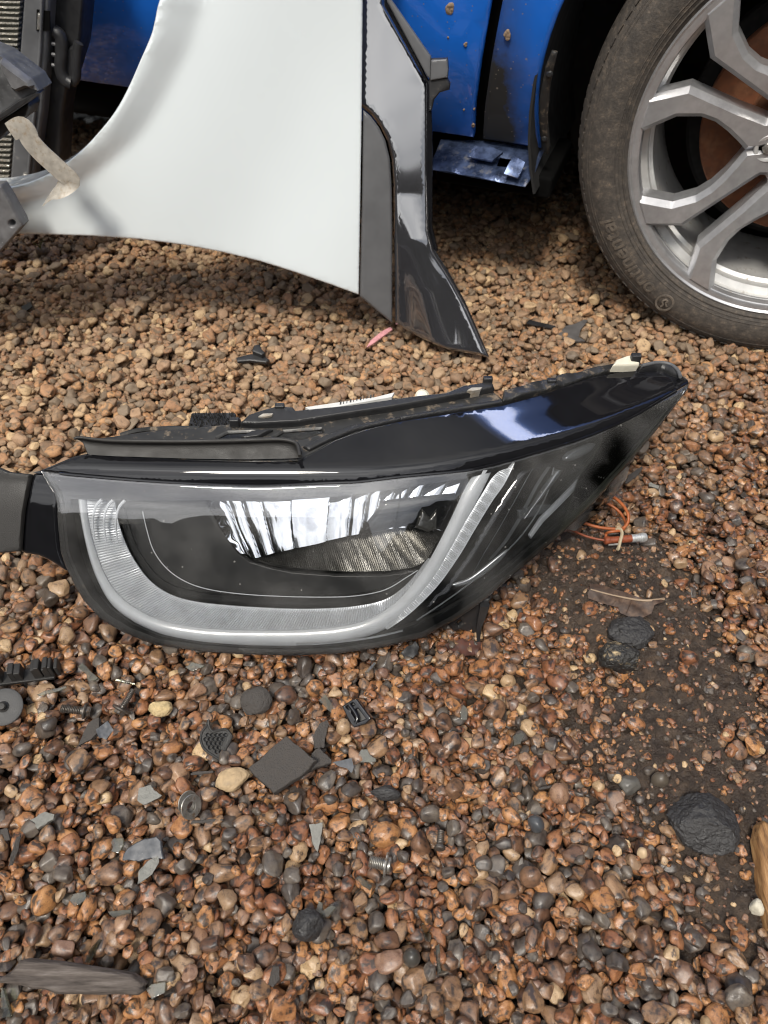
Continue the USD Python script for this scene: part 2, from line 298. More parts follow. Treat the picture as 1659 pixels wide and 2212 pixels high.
# paint of the blue car with road dirt that thickens towards the sill, and mud spots
def car_paint(name, base, grime_lo, grime_hi, amount, band=False):
    # band: soot thrown up along the shut line behind the front wheel
    BN = {'bd': ('vector_math', {'math_type': 'dot_product', 'vector2': (0.936, -0.352, 0.0)}), 'bw': ('map_range', {'from_min': -0.288, 'from_max': -0.222, 'to_min': 1.5, 'to_max': 0.0, 'clamp': True}), 'ba': ('math', {'math_type': 'add'})} if band else {}
    return mat(name, BN | {'g': ('geometry', {}), 's': ('separate_xyz', {}), 'n': ('noise_texture', {'scale': 9.0, 'detail': 8.0, 'roughness': 0.7}),
        'z': ('map_range', {'from_min': grime_lo, 'from_max': grime_hi, 'to_min': 1.0, 'to_max': 0.0, 'clamp': True}), 'k': ('math', {'math_type': 'multiply'}), 'k2': ('math', {'math_type': 'multiply', 'value2': amount, 'use_clamp': True}),
        'v': ('voronoi_texture', {'scale': 26.0, 'feature': 'f1'}), 'v2': ('voronoi_texture', {'scale': 95.0, 'feature': 'f1'}), 'vl': ('map_range', {'from_min': 0.02, 'from_max': 0.055, 'to_min': 0.85, 'to_max': 0.0, 'clamp': True}), 'vl2': ('map_range', {'from_min': 0.07, 'from_max': 0.13, 'to_min': 0.6, 'to_max': 0.0, 'clamp': True}),
        'vm': ('math', {'math_type': 'maximum'}), 'c1': ('mix_color', {'a': base, 'b': (0.020, 0.0195, 0.0195)}), 'c2': ('mix_color', {'b': (0.26, 0.22, 0.18)}),
        'mt': ('math', {'math_type': 'multiply_add', 'value2': -0.25, 'value3': 0.25}), 'rg': ('math', {'math_type': 'multiply_add', 'value2': 0.5, 'value3': 0.22}), 'ct': ('math', {'math_type': 'subtract', 'value1': 1.0, 'use_clamp': True}),
        'p': ('principled_bsdf', {'coat_roughness': 0.04})},
        [('g.position', 's.vector'), ('g.position', 'n.vector'), ('g.position', 'v.vector'), ('g.position', 'v2.vector'), ('s.z', 'z.value'), *([('g.position', 'bd.vector1'), ('bd.value', 'bw.value'), ('bw.result', 'ba.value1'), ('z.result', 'ba.value2'), ('ba.value', 'k.value1')] if band else [('z.result', 'k.value1')]), ('n.fac', 'k.value2'), ('k.value', 'k2.value1'), ('v.distance', 'vl.value'), ('v2.distance', 'vl2.value'), ('vl.result', 'vm.value1'), ('vl2.result', 'vm.value2'),
         ('k2.value', 'c1.fac'), ('c1.result', 'c2.a'), ('vm.value', 'c2.fac'), ('c2.result', 'p.base_color'), ('k2.value', 'mt.value1'), ('mt.value', 'p.metallic'), ('k2.value', 'rg.value1'), ('rg.value', 'p.roughness'), ('k2.value', 'ct.value2'), ('ct.value', 'p.coat_weight')])
BLUE = (0.016, 0.17, 0.74)
paint_blue = car_paint('paint_blue', BLUE, 0.20, 0.40, 1.1)
paint_dirty = car_paint('paint_dirty', BLUE, 0.24, 0.44, 1.3, band=True)
tyre_rubber = mat('tyre_rubber', {'g': ('geometry', {}), 'n': ('noise_texture', {'scale': 85.0, 'detail': 9.0, 'roughness': 0.78}), 'r': ('rgb_ramp', {'ramp': [(0.36, (0.042, 0.037, 0.033)), (0.52, (0.070, 0.060, 0.051)), (0.61, (0.11, 0.09, 0.072)), (0.73, (0.28, 0.215, 0.155))]}),
    'b': ('bump', {'strength': 0.3, 'distance': 0.003}), 'n2': ('noise_texture', {'scale': 300.0, 'detail': 5.0}), 'p': ('principled_bsdf', {'roughness': 0.72})},
    [('g.position', 'n.vector'), ('g.position', 'n2.vector'), ('n2.fac', 'b.height'), ('b.normal', 'p.normal'), ('n.fac', 'r.fac'), ('r.color', 'p.base_color')])

# pebbles: a body colour, dark stained patches, dark pits; dry and pale where the ground has dried, wet and glossy elsewhere
def pebble_look(name, light, mid, dark, patches):
    return mat(name, {'tc': ('texture_coordinate', {}), 'oi': ('object_info', {}), 'ad': ('vector_math', {'math_type': 'multiply_add', 'vector2': (1, 1, 1)}), 'sc': ('math', {'math_type': 'multiply', 'value2': 37.0}), 'cv': ('combine_xyz', {}),
        'n': ('noise_texture', {'scale': 1.15, 'detail': 5.0, 'roughness': 0.62}), 'r': ('rgb_ramp', {'ramp': [(0.30, dark), (0.30 + patches, np.array(dark) * 1.25), (0.38 + patches, mid), (0.68, light)]}),
        'v': ('noise_texture', {'scale': 9.0, 'detail': 4.0, 'roughness': 0.75}), 'vr': ('map_range', {'from_min': 0.55, 'from_max': 0.66, 'to_min': 0.0, 'to_max': 0.75, 'clamp': True}), 'c': ('mix_color', {'b': (0.022, 0.017, 0.015)}),
        'rv': ('map_range', {'from_min': 0.0, 'from_max': 1.0, 'to_min': 0.62, 'to_max': 1.42}), 'hv': ('hsv', {'saturation': 0.96}), 'rh': ('map_range', {'from_min': 0.0, 'from_max': 1.0, 'to_min': 0.488, 'to_max': 0.508}),
        'g': ('geometry', {}), 'wn': ('noise_texture', {'scale': 3.0, 'detail': 4.0, 'roughness': 0.6}), 'sx': ('separate_xyz', {}), 'w1': ('math', {'math_type': 'multiply_add', 'value2': 1.15, 'value3': -0.60}), 'w2': ('math', {'math_type': 'multiply_add', 'value2': -0.55, 'value3': 0.0}), 'w3': ('math', {'math_type': 'add'}), 'w4': ('math', {'math_type': 'add'}),
        'wr': ('map_range', {'from_min': 0.52, 'from_max': 1.0, 'to_min': 0.0, 'to_max': 1.0, 'clamp': True}),
        'dc': ('mix_color', {}), 'dl': ('mix_color', {'fac': 0.26, 'b': (0.54, 0.38, 0.23)}), 'rq': ('map_range', {'from_min': 0.0, 'from_max': 1.0, 'to_min': 0.40, 'to_max': 0.70}), 'cw': ('map_range', {'from_min': 0.0, 'from_max': 1.0, 'to_min': 0.55, 'to_max': 0.0}),
        'b': ('bump', {'strength': 0.55, 'distance': 0.001}), 'b2': ('bump', {'strength': 0.22, 'distance': 0.001}), 'p': ('principled_bsdf', {'coat_roughness': 0.13, 'coat_ior': 1.45})},
        [('oi.random', 'sc.value1'), ('sc.value', 'cv.x'), ('sc.value', 'cv.y'), ('tc.object', 'ad.vector1'), ('cv.vector', 'ad.vector3'), ('ad.vector', 'n.vector'), ('ad.vector', 'v.vector'), ('n.fac', 'r.fac'), ('v.fac', 'vr.value'), ('r.color', 'c.a'), ('vr.result', 'c.fac'),
         ('oi.random', 'rv.value'), ('oi.random', 'rh.value'), ('rv.result', 'hv.value'), ('rh.result', 'hv.hue'), ('c.result', 'hv.color'),
         ('g.position', 'wn.vector'), ('g.position', 'sx.vector'), ('sx.y', 'w1.value1'), ('sx.x', 'w2.value1'), ('w1.value', 'w3.value1'), ('w2.value', 'w3.value2'), ('w3.value', 'w4.value1'), ('wn.fac', 'w4.value2'), ('w4.value', 'wr.value'),
         ('hv.color', 'dl.a'), ('wr.result', 'dc.fac'), ('hv.color', 'dc.a'), ('dl.result', 'dc.b'), ('dc.result', 'p.base_color'), ('wr.result', 'rq.value'), ('rq.result', 'p.roughness'), ('wr.result', 'cw.value'), ('cw.result', 'p.coat_weight'), ('v.fac', 'b.height'), ('b.normal', 'p.normal'), ('v.fac', 'b2.height'), ('b2.normal', 'p.coat_normal')])
LOOKS = {  # kind: (look, share, wording)
    'rust': (pebble_look('pebble_rust', (0.385, 0.176, 0.066), (0.262, 0.107, 0.037), (0.042, 0.025, 0.016), 0.12), 0.39, 'orange brown'),
    'brown': (pebble_look('pebble_brown', (0.25, 0.138, 0.072), (0.155, 0.083, 0.044), (0.035, 0.024, 0.020), 0.10), 0.35, 'dark brown'),
    'tan': (pebble_look('pebble_tan', (0.46, 0.32, 0.185), (0.35, 0.225, 0.115), (0.07, 0.045, 0.03), 0.05), 0.06, 'tan'),
    'grey': (pebble_look('pebble_grey', (0.125, 0.100, 0.078), (0.072, 0.058, 0.048), (0.027, 0.022, 0.020), 0.06), 0.16, 'dark grey'),
    'pink': (pebble_look('pebble_pink', (0.31, 0.185, 0.115), (0.22, 0.120, 0.072), (0.06, 0.035, 0.028), 0.06), 0.03, 'pinkish brown'),
}
soil = mat('soil', {'g': ('geometry', {}), 'n': ('noise_texture', {'scale': 60.0, 'detail': 8.0, 'roughness': 0.7}), 'r': ('rgb_ramp', {'ramp': [(0.3, (0.020, 0.014, 0.011)), (0.5, (0.048, 0.034, 0.025)), (0.72, (0.11, 0.076, 0.052))]}),
    'n2': ('noise_texture', {'scale': 25.0, 'detail': 4.0}), 'rq': ('map_range', {'from_min': 0.35, 'from_max': 0.65, 'to_min': 0.10, 'to_max': 0.5, 'clamp': True}), 'b': ('bump', {'strength': 1.0, 'distance': 0.004}), 'n3': ('noise_texture', {'scale': 330.0, 'detail': 5.0, 'roughness': 0.65}), 'p': ('principled_bsdf', {})},
    [('g.position', 'n.vector'), ('g.position', 'n2.vector'), ('g.position', 'n3.vector'), ('n.fac', 'r.fac'), ('r.color', 'p.base_color'), ('n2.fac', 'rq.value'), ('rq.result', 'p.roughness'), ('n3.fac', 'b.height'), ('b.normal', 'p.normal')])
far_gravel = mat('far_gravel', {'g': ('geometry', {}), 'v': ('voronoi_texture', {'scale': 70.0}), 'r': ('rgb_ramp', {'ramp': [(0.0, (0.05, 0.03, 0.02)), (0.5, (0.20, 0.11, 0.06)), (1.0, (0.34, 0.22, 0.13))]}), 'b': ('bump', {'strength': 1.0, 'distance': 0.01, 'invert': True}), 's': ('rgb_to_bw', {}), 'p': ('principled_bsdf', {'roughness': 0.6})},
    [('g.position', 'v.vector'), ('v.color', 's.color'), ('s.val', 'r.fac'), ('r.color', 'p.base_color'), ('v.distance', 'b.height'), ('b.normal', 'p.normal')])
hedge_leaf = simple('hedge_leaf', (0.030, 0.032, 0.018), 0.7, vary=0.5, scale=4)
car_glass = simple('car_glass', (0.01, 0.011, 0.012), 0.04, vary=0.05)
# ------------------------------------------------------------------ ground: a bed of wet soil, rising to a muddy patch on the right
def mud_amount(x, y):
    c = np.maximum(1 - np.hypot((x - 0.285) / 0.13, (y - 0.565) / 0.12), 0) * 1.7 + np.maximum(1 - np.hypot((x - 0.33) / 0.15, (y - 0.37) / 0.24), 0) * 0.85 + np.maximum(1 - np.hypot((x - 0.36) / 0.14, (y - 0.20) / 0.16), 0) * 0.7 + 0.30 * np.exp(-((x - 0.34) / 0.17) ** 2 - ((y - 0.48) / 0.24) ** 2)
    n = meshkit.fbm(np.stack([x * 14, y * 14, 0 * x], -1), 4, 3)
    return np.clip(c * 1.1 + (n - 0.5) * 0.9, 0, 1) * np.clip(c * 5, 0, 1)
def bed(x, y):
    q = np.stack([x, y, 0 * x], -1)
    m = mud_amount(x, y); return -0.0215 + 0.0205 * m + (0.006 + 0.006 * m) * (meshkit.fbm(q * 70, 4, 5) - 0.5) + (0.004 + 0.006 * m) * (meshkit.fbm(q * 190, 3, 9) - 0.5)
def sheet(xs, ys, f):
    X, Y = np.meshgrid(xs, ys, indexing='ij'); P = np.stack([X, Y, f(X, Y)], -1)
    return P.reshape(-1, 3), grid_mesh(P)
xs = np.r_[-60, -20, -8, -3, np.linspace(-1.5, -0.7, 60), np.linspace(-0.69, 0.12, 120), np.linspace(0.123, 0.55, 190), np.linspace(0.56, 0.69, 20), np.linspace(0.7, 1.5, 60), 3, 8, 20, 60]
ys = np.r_[-60, -20, -8, -3, np.linspace(-0.6, -0.02, 40), np.linspace(0, 0.75, 330), np.linspace(0.757, 1.1, 50), np.linspace(1.12, 2.6, 70), 5, 12, 30, 70]
obj('ground', sheet(xs, ys, bed), soil, smooth=True, label='dark wet soil under the gravel, bare and muddy at the right', cat='ground', kind='structure')

# ------------------------------------------------------------------ gravel: pebbles dropped one after another on the pile
def pebble_shape(seed, sub):
    r = np.random.default_rng(seed)
    m = trimesh.creation.icosphere(sub, 1.0); v = np.array(m.vertices)
    e = r.uniform(0.72, 1.0); v = np.sign(v) * np.abs(v) ** e; v /= np.linalg.norm(v, axis=1, keepdims=True) ** r.uniform(0.5, 0.9)
    for _ in range(r.integers(5, 11)):                     # worn flats
        d = r.normal(size=3); d /= np.linalg.norm(d); h = r.uniform(0.57, 0.88); k = v @ d
        v = v - d * np.maximum(k - h, 0)[:, None] * r.uniform(0.80, 0.97)
    n = m.vertices
    s = 1 + 0.30 * (meshkit.noise(n * 1.3 + 11, seed) - 0.5) + 0.12 * (meshkit.noise(n * 3 + 5, seed + 3) - 0.5) + 0.04 * (meshkit.noise(n * 8 + 9, seed + 7) - 0.5)
    v = v * s[:, None]
    t = 1 + r.uniform(-0.25, 0.25) * v[:, :1]; v[:, 1:] *= t   # egg and wedge shapes
    v -= (v.max(0) + v.min(0)) / 2; v /= np.abs(v).max(0)
    m.vertices = v; return m
NSHAPE = 9
kinds = list(LOOKS); shares = np.array([LOOKS[k][1] for k in kinds]); shares = shares / shares.sum()
shapes = {(k, s): pebble_shape(100 + 31 * i + s, 2) for i, k in enumerate(kinds) for s in range(NSHAPE)}
GX0, GY0, CELL = -1.25, -0.12, 0.0025
NX, NY = int(2.5 / CELL), int(2.3 / CELL)
def half_width(y): return 0.20 + 0.545 * np.hypot(max(y, 0) * 0.676 + 0.5, 0)      # what the picture sees, with a margin
gx = GX0 + (np.arange(NX) + 0.5) * CELL; gy = GY0 + (np.arange(NY) + 0.5) * CELL
MX, MY = np.meshgrid(gx, gy, indexing='ij'); H = bed(MX, MY); MUD = mud_amount(MX, MY)
drop = []
N_TRY, N_SIDE = 60000, 17000                              # the second count is for the yard to either side of the view
for i in range(N_TRY + N_SIDE):
    best = None
    for _ in range(3 if i < N_TRY else 2):
        y = rng.uniform(GY0 + 0.03, 2.1); 
        if y > 1.65 and rng.random() < 0.5: continue
        w = min(half_width(y), 1.2); x = rng.uniform(-w, w)
        if i >= N_TRY: x = rng.uniform(w, 1.2) * rng.choice((-1, 1))
        ix, iy = int((x - GX0) / CELL), int((y - GY0) / CELL)
        hh = H[ix, iy] + 0.012 * MUD[ix, iy]
        if best is None or hh < best[0]: best = (hh, x, y, ix, iy)
    if best is None: continue
    _, x, y, ix, iy = best
    mud = MUD[ix, iy]
    if rng.random() < mud * 0.16: continue
    a = min(max(0.0067 * math.exp(rng.normal(0, 0.33)), 0.0034), 0.0130) * (1 - 0.15 * mud) * (rng.uniform(0.45, 0.8) if rng.random() < 0.55 * mud else 1.0)
    b, c = a * rng.uniform(0.66, 0.92), a * rng.uniform(0.46, 0.72)
    k = int((a + b) / 2 / CELL) + 1
    sl = (slice(max(ix - k, 0), ix + k + 1), slice(max(iy - k, 0), iy + k + 1))
    hx, hy = gx[sl[0]] - x, gy[sl[1]] - y
    rr = (hx[:, None] ** 2 + hy[None] ** 2) / ((a + b) / 2) ** 2
    inside = rr < 1; foot = H[sl]; base = foot[inside]
    if base.size == 0: continue
    mx = base.max(); mn = base.mean()
    zc = 0.42 * mn + 0.58 * mx + 0.58 * c - 0.55 * c * mud
    foot[inside] = np.maximum(foot[inside], zc + c * np.sqrt(1 - rr[inside]) * 0.92)
    drop.append((x, y, zc, a, b, c, rng.uniform(0, 2 * np.pi), rng.normal(0, 0.28), rng.normal(0, 0.28)))
for _ in range(5200):                                       # grit pressed into the mud
    x, y = rng.uniform(0.02, 0.56), rng.uniform(0.05, 0.80); ix, iy = int((x - GX0) / CELL), int((y - GY0) / CELL)
    if rng.random() > MUD[ix, iy] * 1.3 or MUD[ix, iy] < 0.06: continue
    a = rng.uniform(0.0011, 0.0036) if rng.random() < 0.85 else rng.uniform(0.0036, 0.0062)
    drop.append((x, y, H[ix, iy] + a * rng.uniform(-0.25, 0.25), a, a * rng.uniform(0.6, 0.95), a * rng.uniform(0.45, 0.75), rng.uniform(0, 6.28), rng.normal(0, 0.35), rng.normal(0, 0.35)))
drop = np.array(drop)
core = (np.abs(MX) < 0.4) & (MY > 0.1) & (MY < 1.1) & (MUD < 0.05)
LEVEL = np.percentile(H[core], 70)
drop[:, 2] -= LEVEL; H -= LEVEL
if True:                                                    # settle the bed with the pile
    gm = UsdGeom.Mesh.Get(stage, '/World/ground'); pts = np.array(gm.GetPointsAttr().Get()); pts[:, 2] -= LEVEL; gm.GetPointsAttr().Set(Vt.Vec3fArray.FromNumpy(pts.astype(np.float32)))
def top_at(x, y, r=0.006):
    ix, iy, k = int((x - GX0) / CELL), int((y - GY0) / CELL), max(1, int(r / CELL))
    return float(np.percentile(H[max(ix - k, 0):ix + k + 1, max(iy - k, 0):iy + k + 1], 75))
KEEP_OUT = []                                               # (x, y, radius, ceiling): pebbles do not stand higher than this under what lies on the gravel
def euler(rz, rx, ry):
    cz, sz, cx, sx, cy, sy = np.cos(rz), np.sin(rz), np.cos(rx), np.sin(rx), np.cos(ry), np.sin(ry)
    Z = np.zeros((len(rz), 3, 3)); X = Z.copy(); Y = Z.copy()
    Z[:, 0, 0] = cz; Z[:, 0, 1] = -sz; Z[:, 1, 0] = sz; Z[:, 1, 1] = cz; Z[:, 2, 2] = 1
    X[:, 0, 0] = 1; X[:, 1, 1] = cx; X[:, 1, 2] = -sx; X[:, 2, 1] = sx; X[:, 2, 2] = cx
    Y[:, 1, 1] = 1; Y[:, 0, 0] = cy; Y[:, 0, 2] = sy; Y[:, 2, 0] = -sy; Y[:, 2, 2] = cy
    return Z @ X @ Y
# ------------------------------------------------------------------ the blue car: built in its own frame (s along the side, n outwards, z up)
WX, WY, WZ, YAW = 0.597, 1.05, 0.316, -0.36
CU, CN = np.array([math.cos(YAW), math.sin(YAW), 0]), np.array([math.sin(YAW), -math.cos(YAW), 0])
def car(s, n, z):
    s, n, z = np.broadcast_arrays(np.asarray(s, float), np.asarray(n, float), np.asarray(z, float))
    return np.array([WX, WY, 0]) + s[..., None] * CU + n[..., None] * CN + z[..., None] * np.array([0, 0, 1.0])
PROF = np.array([(0.20, -0.095), (0.235, -0.065), (0.30, -0.032), (0.355, -0.012), (0.385, -0.002), (0.45, 0.008), (0.60, 0.018), (0.80, 0.021), (0.93, 0.008), (0.98, -0.02), (1.0, -0.07)])
def side(z): return np.interp(z, PROF[:, 0], PROF[:, 1])
def on_side(extra=0.0):
    def f(q):
        e = 0.004; n = side(q[:, 1]) + extra
        dz = (side(q[:, 1] + e) - side(q[:, 1] - e)) / (2 * e)
        nn = CN[None] - np.array([0, 0, 1.0])[None] * dz[:, None]
        return car(q[:, 0], n, q[:, 1]), nn / np.linalg.norm(nn, axis=1, keepdims=True)
    return f
def on_plane(n0):
    return lambda q: (car(q[:, 0], n0, q[:, 1]), np.repeat(CN[None], len(q), 0))
blue_car = thing('parked_car', 'bright blue car with mud splashes, rusty brake disc and broken sill, behind the white wing', 'car')
AR, AZ = 0.40, 0.335
arc = [(AR * math.cos(a), AZ + AR * math.sin(a)) for a in np.radians(np.linspace(193, -15, 50))]
obj('door', plate([(-1.75, 0.25), (-0.502, 0.25), (-0.497, 0.31), (-0.477, 0.46), (-0.44, 0.62), (-0.43, 0.98), (-1.75, 0.98)], on_side(), back=0.012, step=0.03, bevel=0.003, bw=0.006), paint_blue, blue_car, smooth=50)
obj('front_wing', plate([(-0.488, 0.247), (-0.482, 0.31), (-0.462, 0.46), (-0.425, 0.62), (-0.415, 0.98), (0.80, 0.94), (0.82, 0.30), (0.40, 0.24)] + arc[::-1], on_side(-0.004), back=0.010, step=0.03, bevel=0.004, bw=0.008), paint_dirty, blue_car, smooth=50)
obj('gap_panel', plate([(-0.53, 0.24), (-0.46, 0.24), (-0.40, 0.97), (-0.50, 0.97)], on_side(-0.03), back=0.004, step=0.05), black_void, blue_car)
obj('rear_body', plate([(-1.76, 0.25), (-3.1, 0.28), (-3.3, 0.6), (-3.25, 0.95), (-1.76, 0.98)], on_side(), back=0.012, step=0.06), paint_blue, blue_car, smooth=50)
def car_box(s0, s1, n0, n1, z0, z1, r=0.03):
    m = box(s0, s1, n0, n1, z0, z1, r); m.vertices = car(m.vertices[:, 0], m.vertices[:, 1], m.vertices[:, 2]); m.fix_normals(); return m
obj('bonnet', car_box(-0.40, 0.85, -1.6, -0.045, 0.90, 0.985, 0.04), paint_blue, blue_car, smooth=50)
cab = trimesh.convex.convex_hull(np.vstack([car(np.array([s]), np.array([n]), np.array([z])) for s, n, z in [(-0.35, -0.08, 0.98), (-0.35, -1.55, 0.98), (-3.1, -0.08, 0.98), (-3.1, -1.55, 0.98), (-1.05, -0.28, 1.46), (-1.05, -1.35, 1.46), (-2.7, -0.28, 1.46), (-2.7, -1.35, 1.46)]]))
obj('cabin_glass', cab, car_glass, blue_car)
obj('roof', car_box(-2.75, -1.0, -1.36, -0.27, 1.44, 1.50, 0.03), paint_blue, blue_car, smooth=50)
obj('underbody', car_box(-3.1, -0.42, -1.55, -0.09, 0.17, 0.45, 0.02), black_void, blue_car)
# wheel-arch liner: a half drum behind the arch, closed at its back
a = np.radians(np.linspace(200, -25, 40)); nn_ = np.linspace(-0.012, -0.36, 6)
Pl = np.stack([[car((AR + 0.004) * math.cos(t), n, AZ + (AR + 0.004) * math.sin(t)) for n in nn_] for t in a])
Nl = np.stack([[-(CU * math.cos(t) + np.array([0, 0, 1.0]) * math.sin(t)) for n in nn_] for t in a])
obj('arch_liner', cat(shell(Pl, Nl, 0.004), plate([(0.42 * math.cos(t), 0.335 + 0.42 * math.sin(t)) for t in np.linspace(0, 2 * np.pi, 40, endpoint=False)], on_plane(-0.36), step=0.08)), liner_felt, blue_car, smooth=50)
obj('engine_bay', car_box(-0.42, 0.8, -1.55, -0.38, 0.19, 0.88, 0.02), black_void, blue_car)
# rubber flap along the arch edge
fl = [(-0.386, 0.245), (-0.392, 0.285), (-0.3955, 0.33), (-0.390, 0.385), (-0.3845, 0.405), (-0.376, 0.404), (-0.381, 0.36), (-0.381, 0.31), (-0.374, 0.255), (-0.376, 0.242)]
flap = obj('arch_flap', plate(fl, on_side(0.006), back=0.006, step=0.006, bevel=0.002, bw=0.004), plastic_dusty, blue_car)
for z in (0.272, 0.375):
    obj('flap_rivet', revolve([(0, 0.003), (0.003, 0.0025), (0.005, 0.0), (0.005, -0.002), (0, -0.002)], CN, car(-0.383, side(z) + 0.007, z), 14), plastic_black, flap)
# broken sill end
sill = obj('sill', plate([(-0.56, 0.216), (-0.395, 0.214), (-0.388, 0.224), (-0.386, 0.243), (-0.42, 0.247), (-0.56, 0.240)], lambda q: (car(q[:, 0], 0.0 - (q[:, 1] - 0.215) * 2.6, q[:, 1]), np.repeat((CN * 0.35 + np.array([0, 0, 0.94]))[None], len(q), 0)), back=0.004, step=0.008, bevel=0.002, bw=0.004,
    holes=[[(-0.452, 0.226), (-0.430, 0.226), (-0.430, 0.233), (-0.452, 0.233)]], disp=lambda q, p: 0.004 * (meshkit.noise(p * 60, 4) - 0.5)), sill_metal, blue_car)
obj('sill_tab', plate([(-0.50, 0.232), (-0.458, 0.231), (-0.445, 0.240), (-0.47, 0.244), (-0.492, 0.242)], lambda q: (car(q[:, 0], 0.011 - (q[:, 1] - 0.215) * 1.8, q[:, 1] + 0.004), np.repeat((CN * 0.5 + np.array([0, 0, 0.86]))[None], len(q), 0)), back=0.003, step=0.006, disp=lambda q, p: 0.006 * (meshkit.noise(p * 45, 8) - 0.5)), sill_metal, sill)
obj('sill_clip', plate([(-0.432, 0.224), (-0.408, 0.222), (-0.404, 0.238), (-0.425, 0.243)], lambda q: (car(q[:, 0], 0.015 - (q[:, 1] - 0.215) * 1.4, q[:, 1] + 0.003), np.repeat((CN * 0.6 + np.array([0, 0, 0.8]))[None], len(q), 0)), back=0.003, step=0.006, disp=lambda q, p: 0.008 * (meshkit.noise(p * 55, 2) - 0.5)), sill_metal, sill)
obj('sill_underside', car_box(-0.56, -0.36, -0.22, -0.045, 0.175, 0.211, 0.006), black_void, sill)
# dried mud stuck to the door
for k, (px, py, r) in enumerate([(970, 20, 0.0062), (1001, 101, 0.0027), (963, 86, 0.0014), (1000, 300, 0.0026), (985, 258, 0.0013), (1008, 257, 0.0014), (1093, 80, 0.0052)]):
    q = ray([px, py])[0]; nrm = CN; t = ((car(0.0, 0.012, 0) - EYE) @ nrm) / (q @ nrm); p = EYE + q * t
    sz = np.array([(p - np.array([WX, WY, 0])) @ CU, p[2]])
    ring = [sz + r * np.array([math.cos(t), 1.25 * math.sin(t)]) * (0.75 + 0.5 * meshkit.noise(np.array([math.cos(t) * 1.2, math.sin(t) * 1.2, k * 7.0]), 3)) for t in np.linspace(0, 2 * np.pi, 40, endpoint=False)]
    obj('mud_splash', plate(ring, on_side(0.0005), front=0.001, back=0.002, step=r / 3, bevel=0.001, bw=r * 0.5, disp=lambda q, p: 0.0015 * (meshkit.noise(p * 400, 5) - 0.5)), simple('mud_%d' % k, (0.24, 0.17, 0.115), 0.85, vary=0.3, scale=300), blue_car)
# wheel
wheel = UsdGeom.Xform.Define(stage, path_for('wheel', blue_car)).GetPrim()
WC = np.array([WX, WY, WZ])
def wh(u, v, n): return car(u, n, np.asarray(v, float) + WZ)
TP = [(0.246, -0.030), (0.2485, -0.016), (0.252, -0.012), (0.256, -0.009), (0.262, -0.006), (0.268, -0.003), (0.275, -0.001), (0.284, 0.0), (0.293, -0.0005), (0.300, -0.002), (0.307, -0.0055), (0.3135, -0.0095), (0.319, -0.0135), (0.3245, -0.020), (0.3285, -0.028), (0.331, -0.038),
      (0.332, -0.055), (0.334, -0.06), (0.334, -0.16), (0.332, -0.165), (0.331, -0.185), (0.325, -0.205), (0.300, -0.222), (0.262, -0.214), (0.246, -0.19), (0.246, -0.030)]
tyre = revolve(TP, CN, WC, 150)
v = tyre.vertices - WC; rad = np.linalg.norm(v - np.outer(v @ CN, CN), axis=1)
obj('tyre', tyre, tyre_rubber, wheel, smooth=40)
obj('tyre_rib', revolve([(0.2575, -0.009), (0.2585, -0.0055), (0.2600, -0.0055), (0.261, -0.008)], CN, WC, 150), tyre_rubber, wheel)
def lettering(text, r0, height, a0, depth, bold, squeeze=1.0, gap=0.12):
    out, ang = [], math.radians(a0)
    for ch in text:
        if ch == ' ': ang -= height * 0.5 / r0; continue
        m = meshkit.text_mesh(ch, height, depth, bold); m = m.subdivide() if len(m.faces) < 300 else m
        x = m.vertices[:, 0] * squeeze; w = x.max() - x.min(); A = ang - (x - x.min()) / r0; R = r0 + m.vertices[:, 1]
        n = np.interp(R, [p[0] for p in TP[:15]], [p[1] for p in TP[:15]]) - 0.0006 + m.vertices[:, 2]
        m.vertices = wh(R * np.cos(A), R * np.sin(A), n); m.fix_normals(); out.append(m)
        ang -= (w + gap * height) / r0
    return cat(*out), ang
tl = simple('tyre_letter', (0.115, 0.095, 0.076), 0.7, vary=0.35, scale=90, dust=(0.05, 0.045, 0.04), dust_lo=0.5, dscale=60)
let, ang = lettering('ontinental', 0.2825, 0.0215, 236.5, 0.0016, True)
obj('brand_lettering', let, tl, wheel, smooth=False)
# the first letter is a ring with an emblem in it
cen = wh(0.293 * math.cos(math.radians(242.5)), 0.293 * math.sin(math.radians(242.5)), -0.0005)
obj('brand_emblem', cat(revolve([(0.0118, 0), (0.0122, 0.0016), (0.0150, 0.0016), (0.0155, 0)], CN, cen, 40), tube([cen + CN * 0.0012 + CU * x + np.array([0, 0, 1.0]) * z for x, z in [(-0.004, -0.008), (-0.002, -0.003), (-0.004, 0.002), (0.0, 0.006), (0.004, 0.004), (0.002, 0.0), (0.005, -0.006)]], 0.0016, 6)), tl, wheel)
obj('small_lettering', lettering('A SAFETY WARNING', 0.262, 0.0075, 189, 0.0009, False, 0.9)[0], tyre_rubber, wheel, smooth=False)
for r_ in (0.2655, 0.2705, 0.3085, 0.3125):
    n_ = float(np.interp(r_, [p[0] for p in TP[:15]], [p[1] for p in TP[:15]]))
    obj('tyre_rib', revolve([(r_ - 0.0012, n_ - 0.001), (r_ - 0.0005, n_ + 0.0008), (r_ + 0.0005, n_ + 0.0007), (r_ + 0.0012, n_ - 0.0012)], CN, WC, 150), tyre_rubber, wheel)
tb = []
for k in range(110):
    t0, t1 = 2 * np.pi * k / 110, 2 * np.pi * (k + 0.62) / 110
    c8 = np.vstack([wh(r_ * np.cos(t), r_ * np.sin(t), n_) for t in (t0, t1) for r_, n_ in ((0.3205, -0.0145), (0.3310, -0.046), (0.3333, -0.046), (0.3215, -0.0125))])
    tb.append(trimesh.convex.convex_hull(c8))
obj('tread_shoulder_blocks', cat(*tb), tyre_rubber, wheel, smooth=30, kind='stuff')
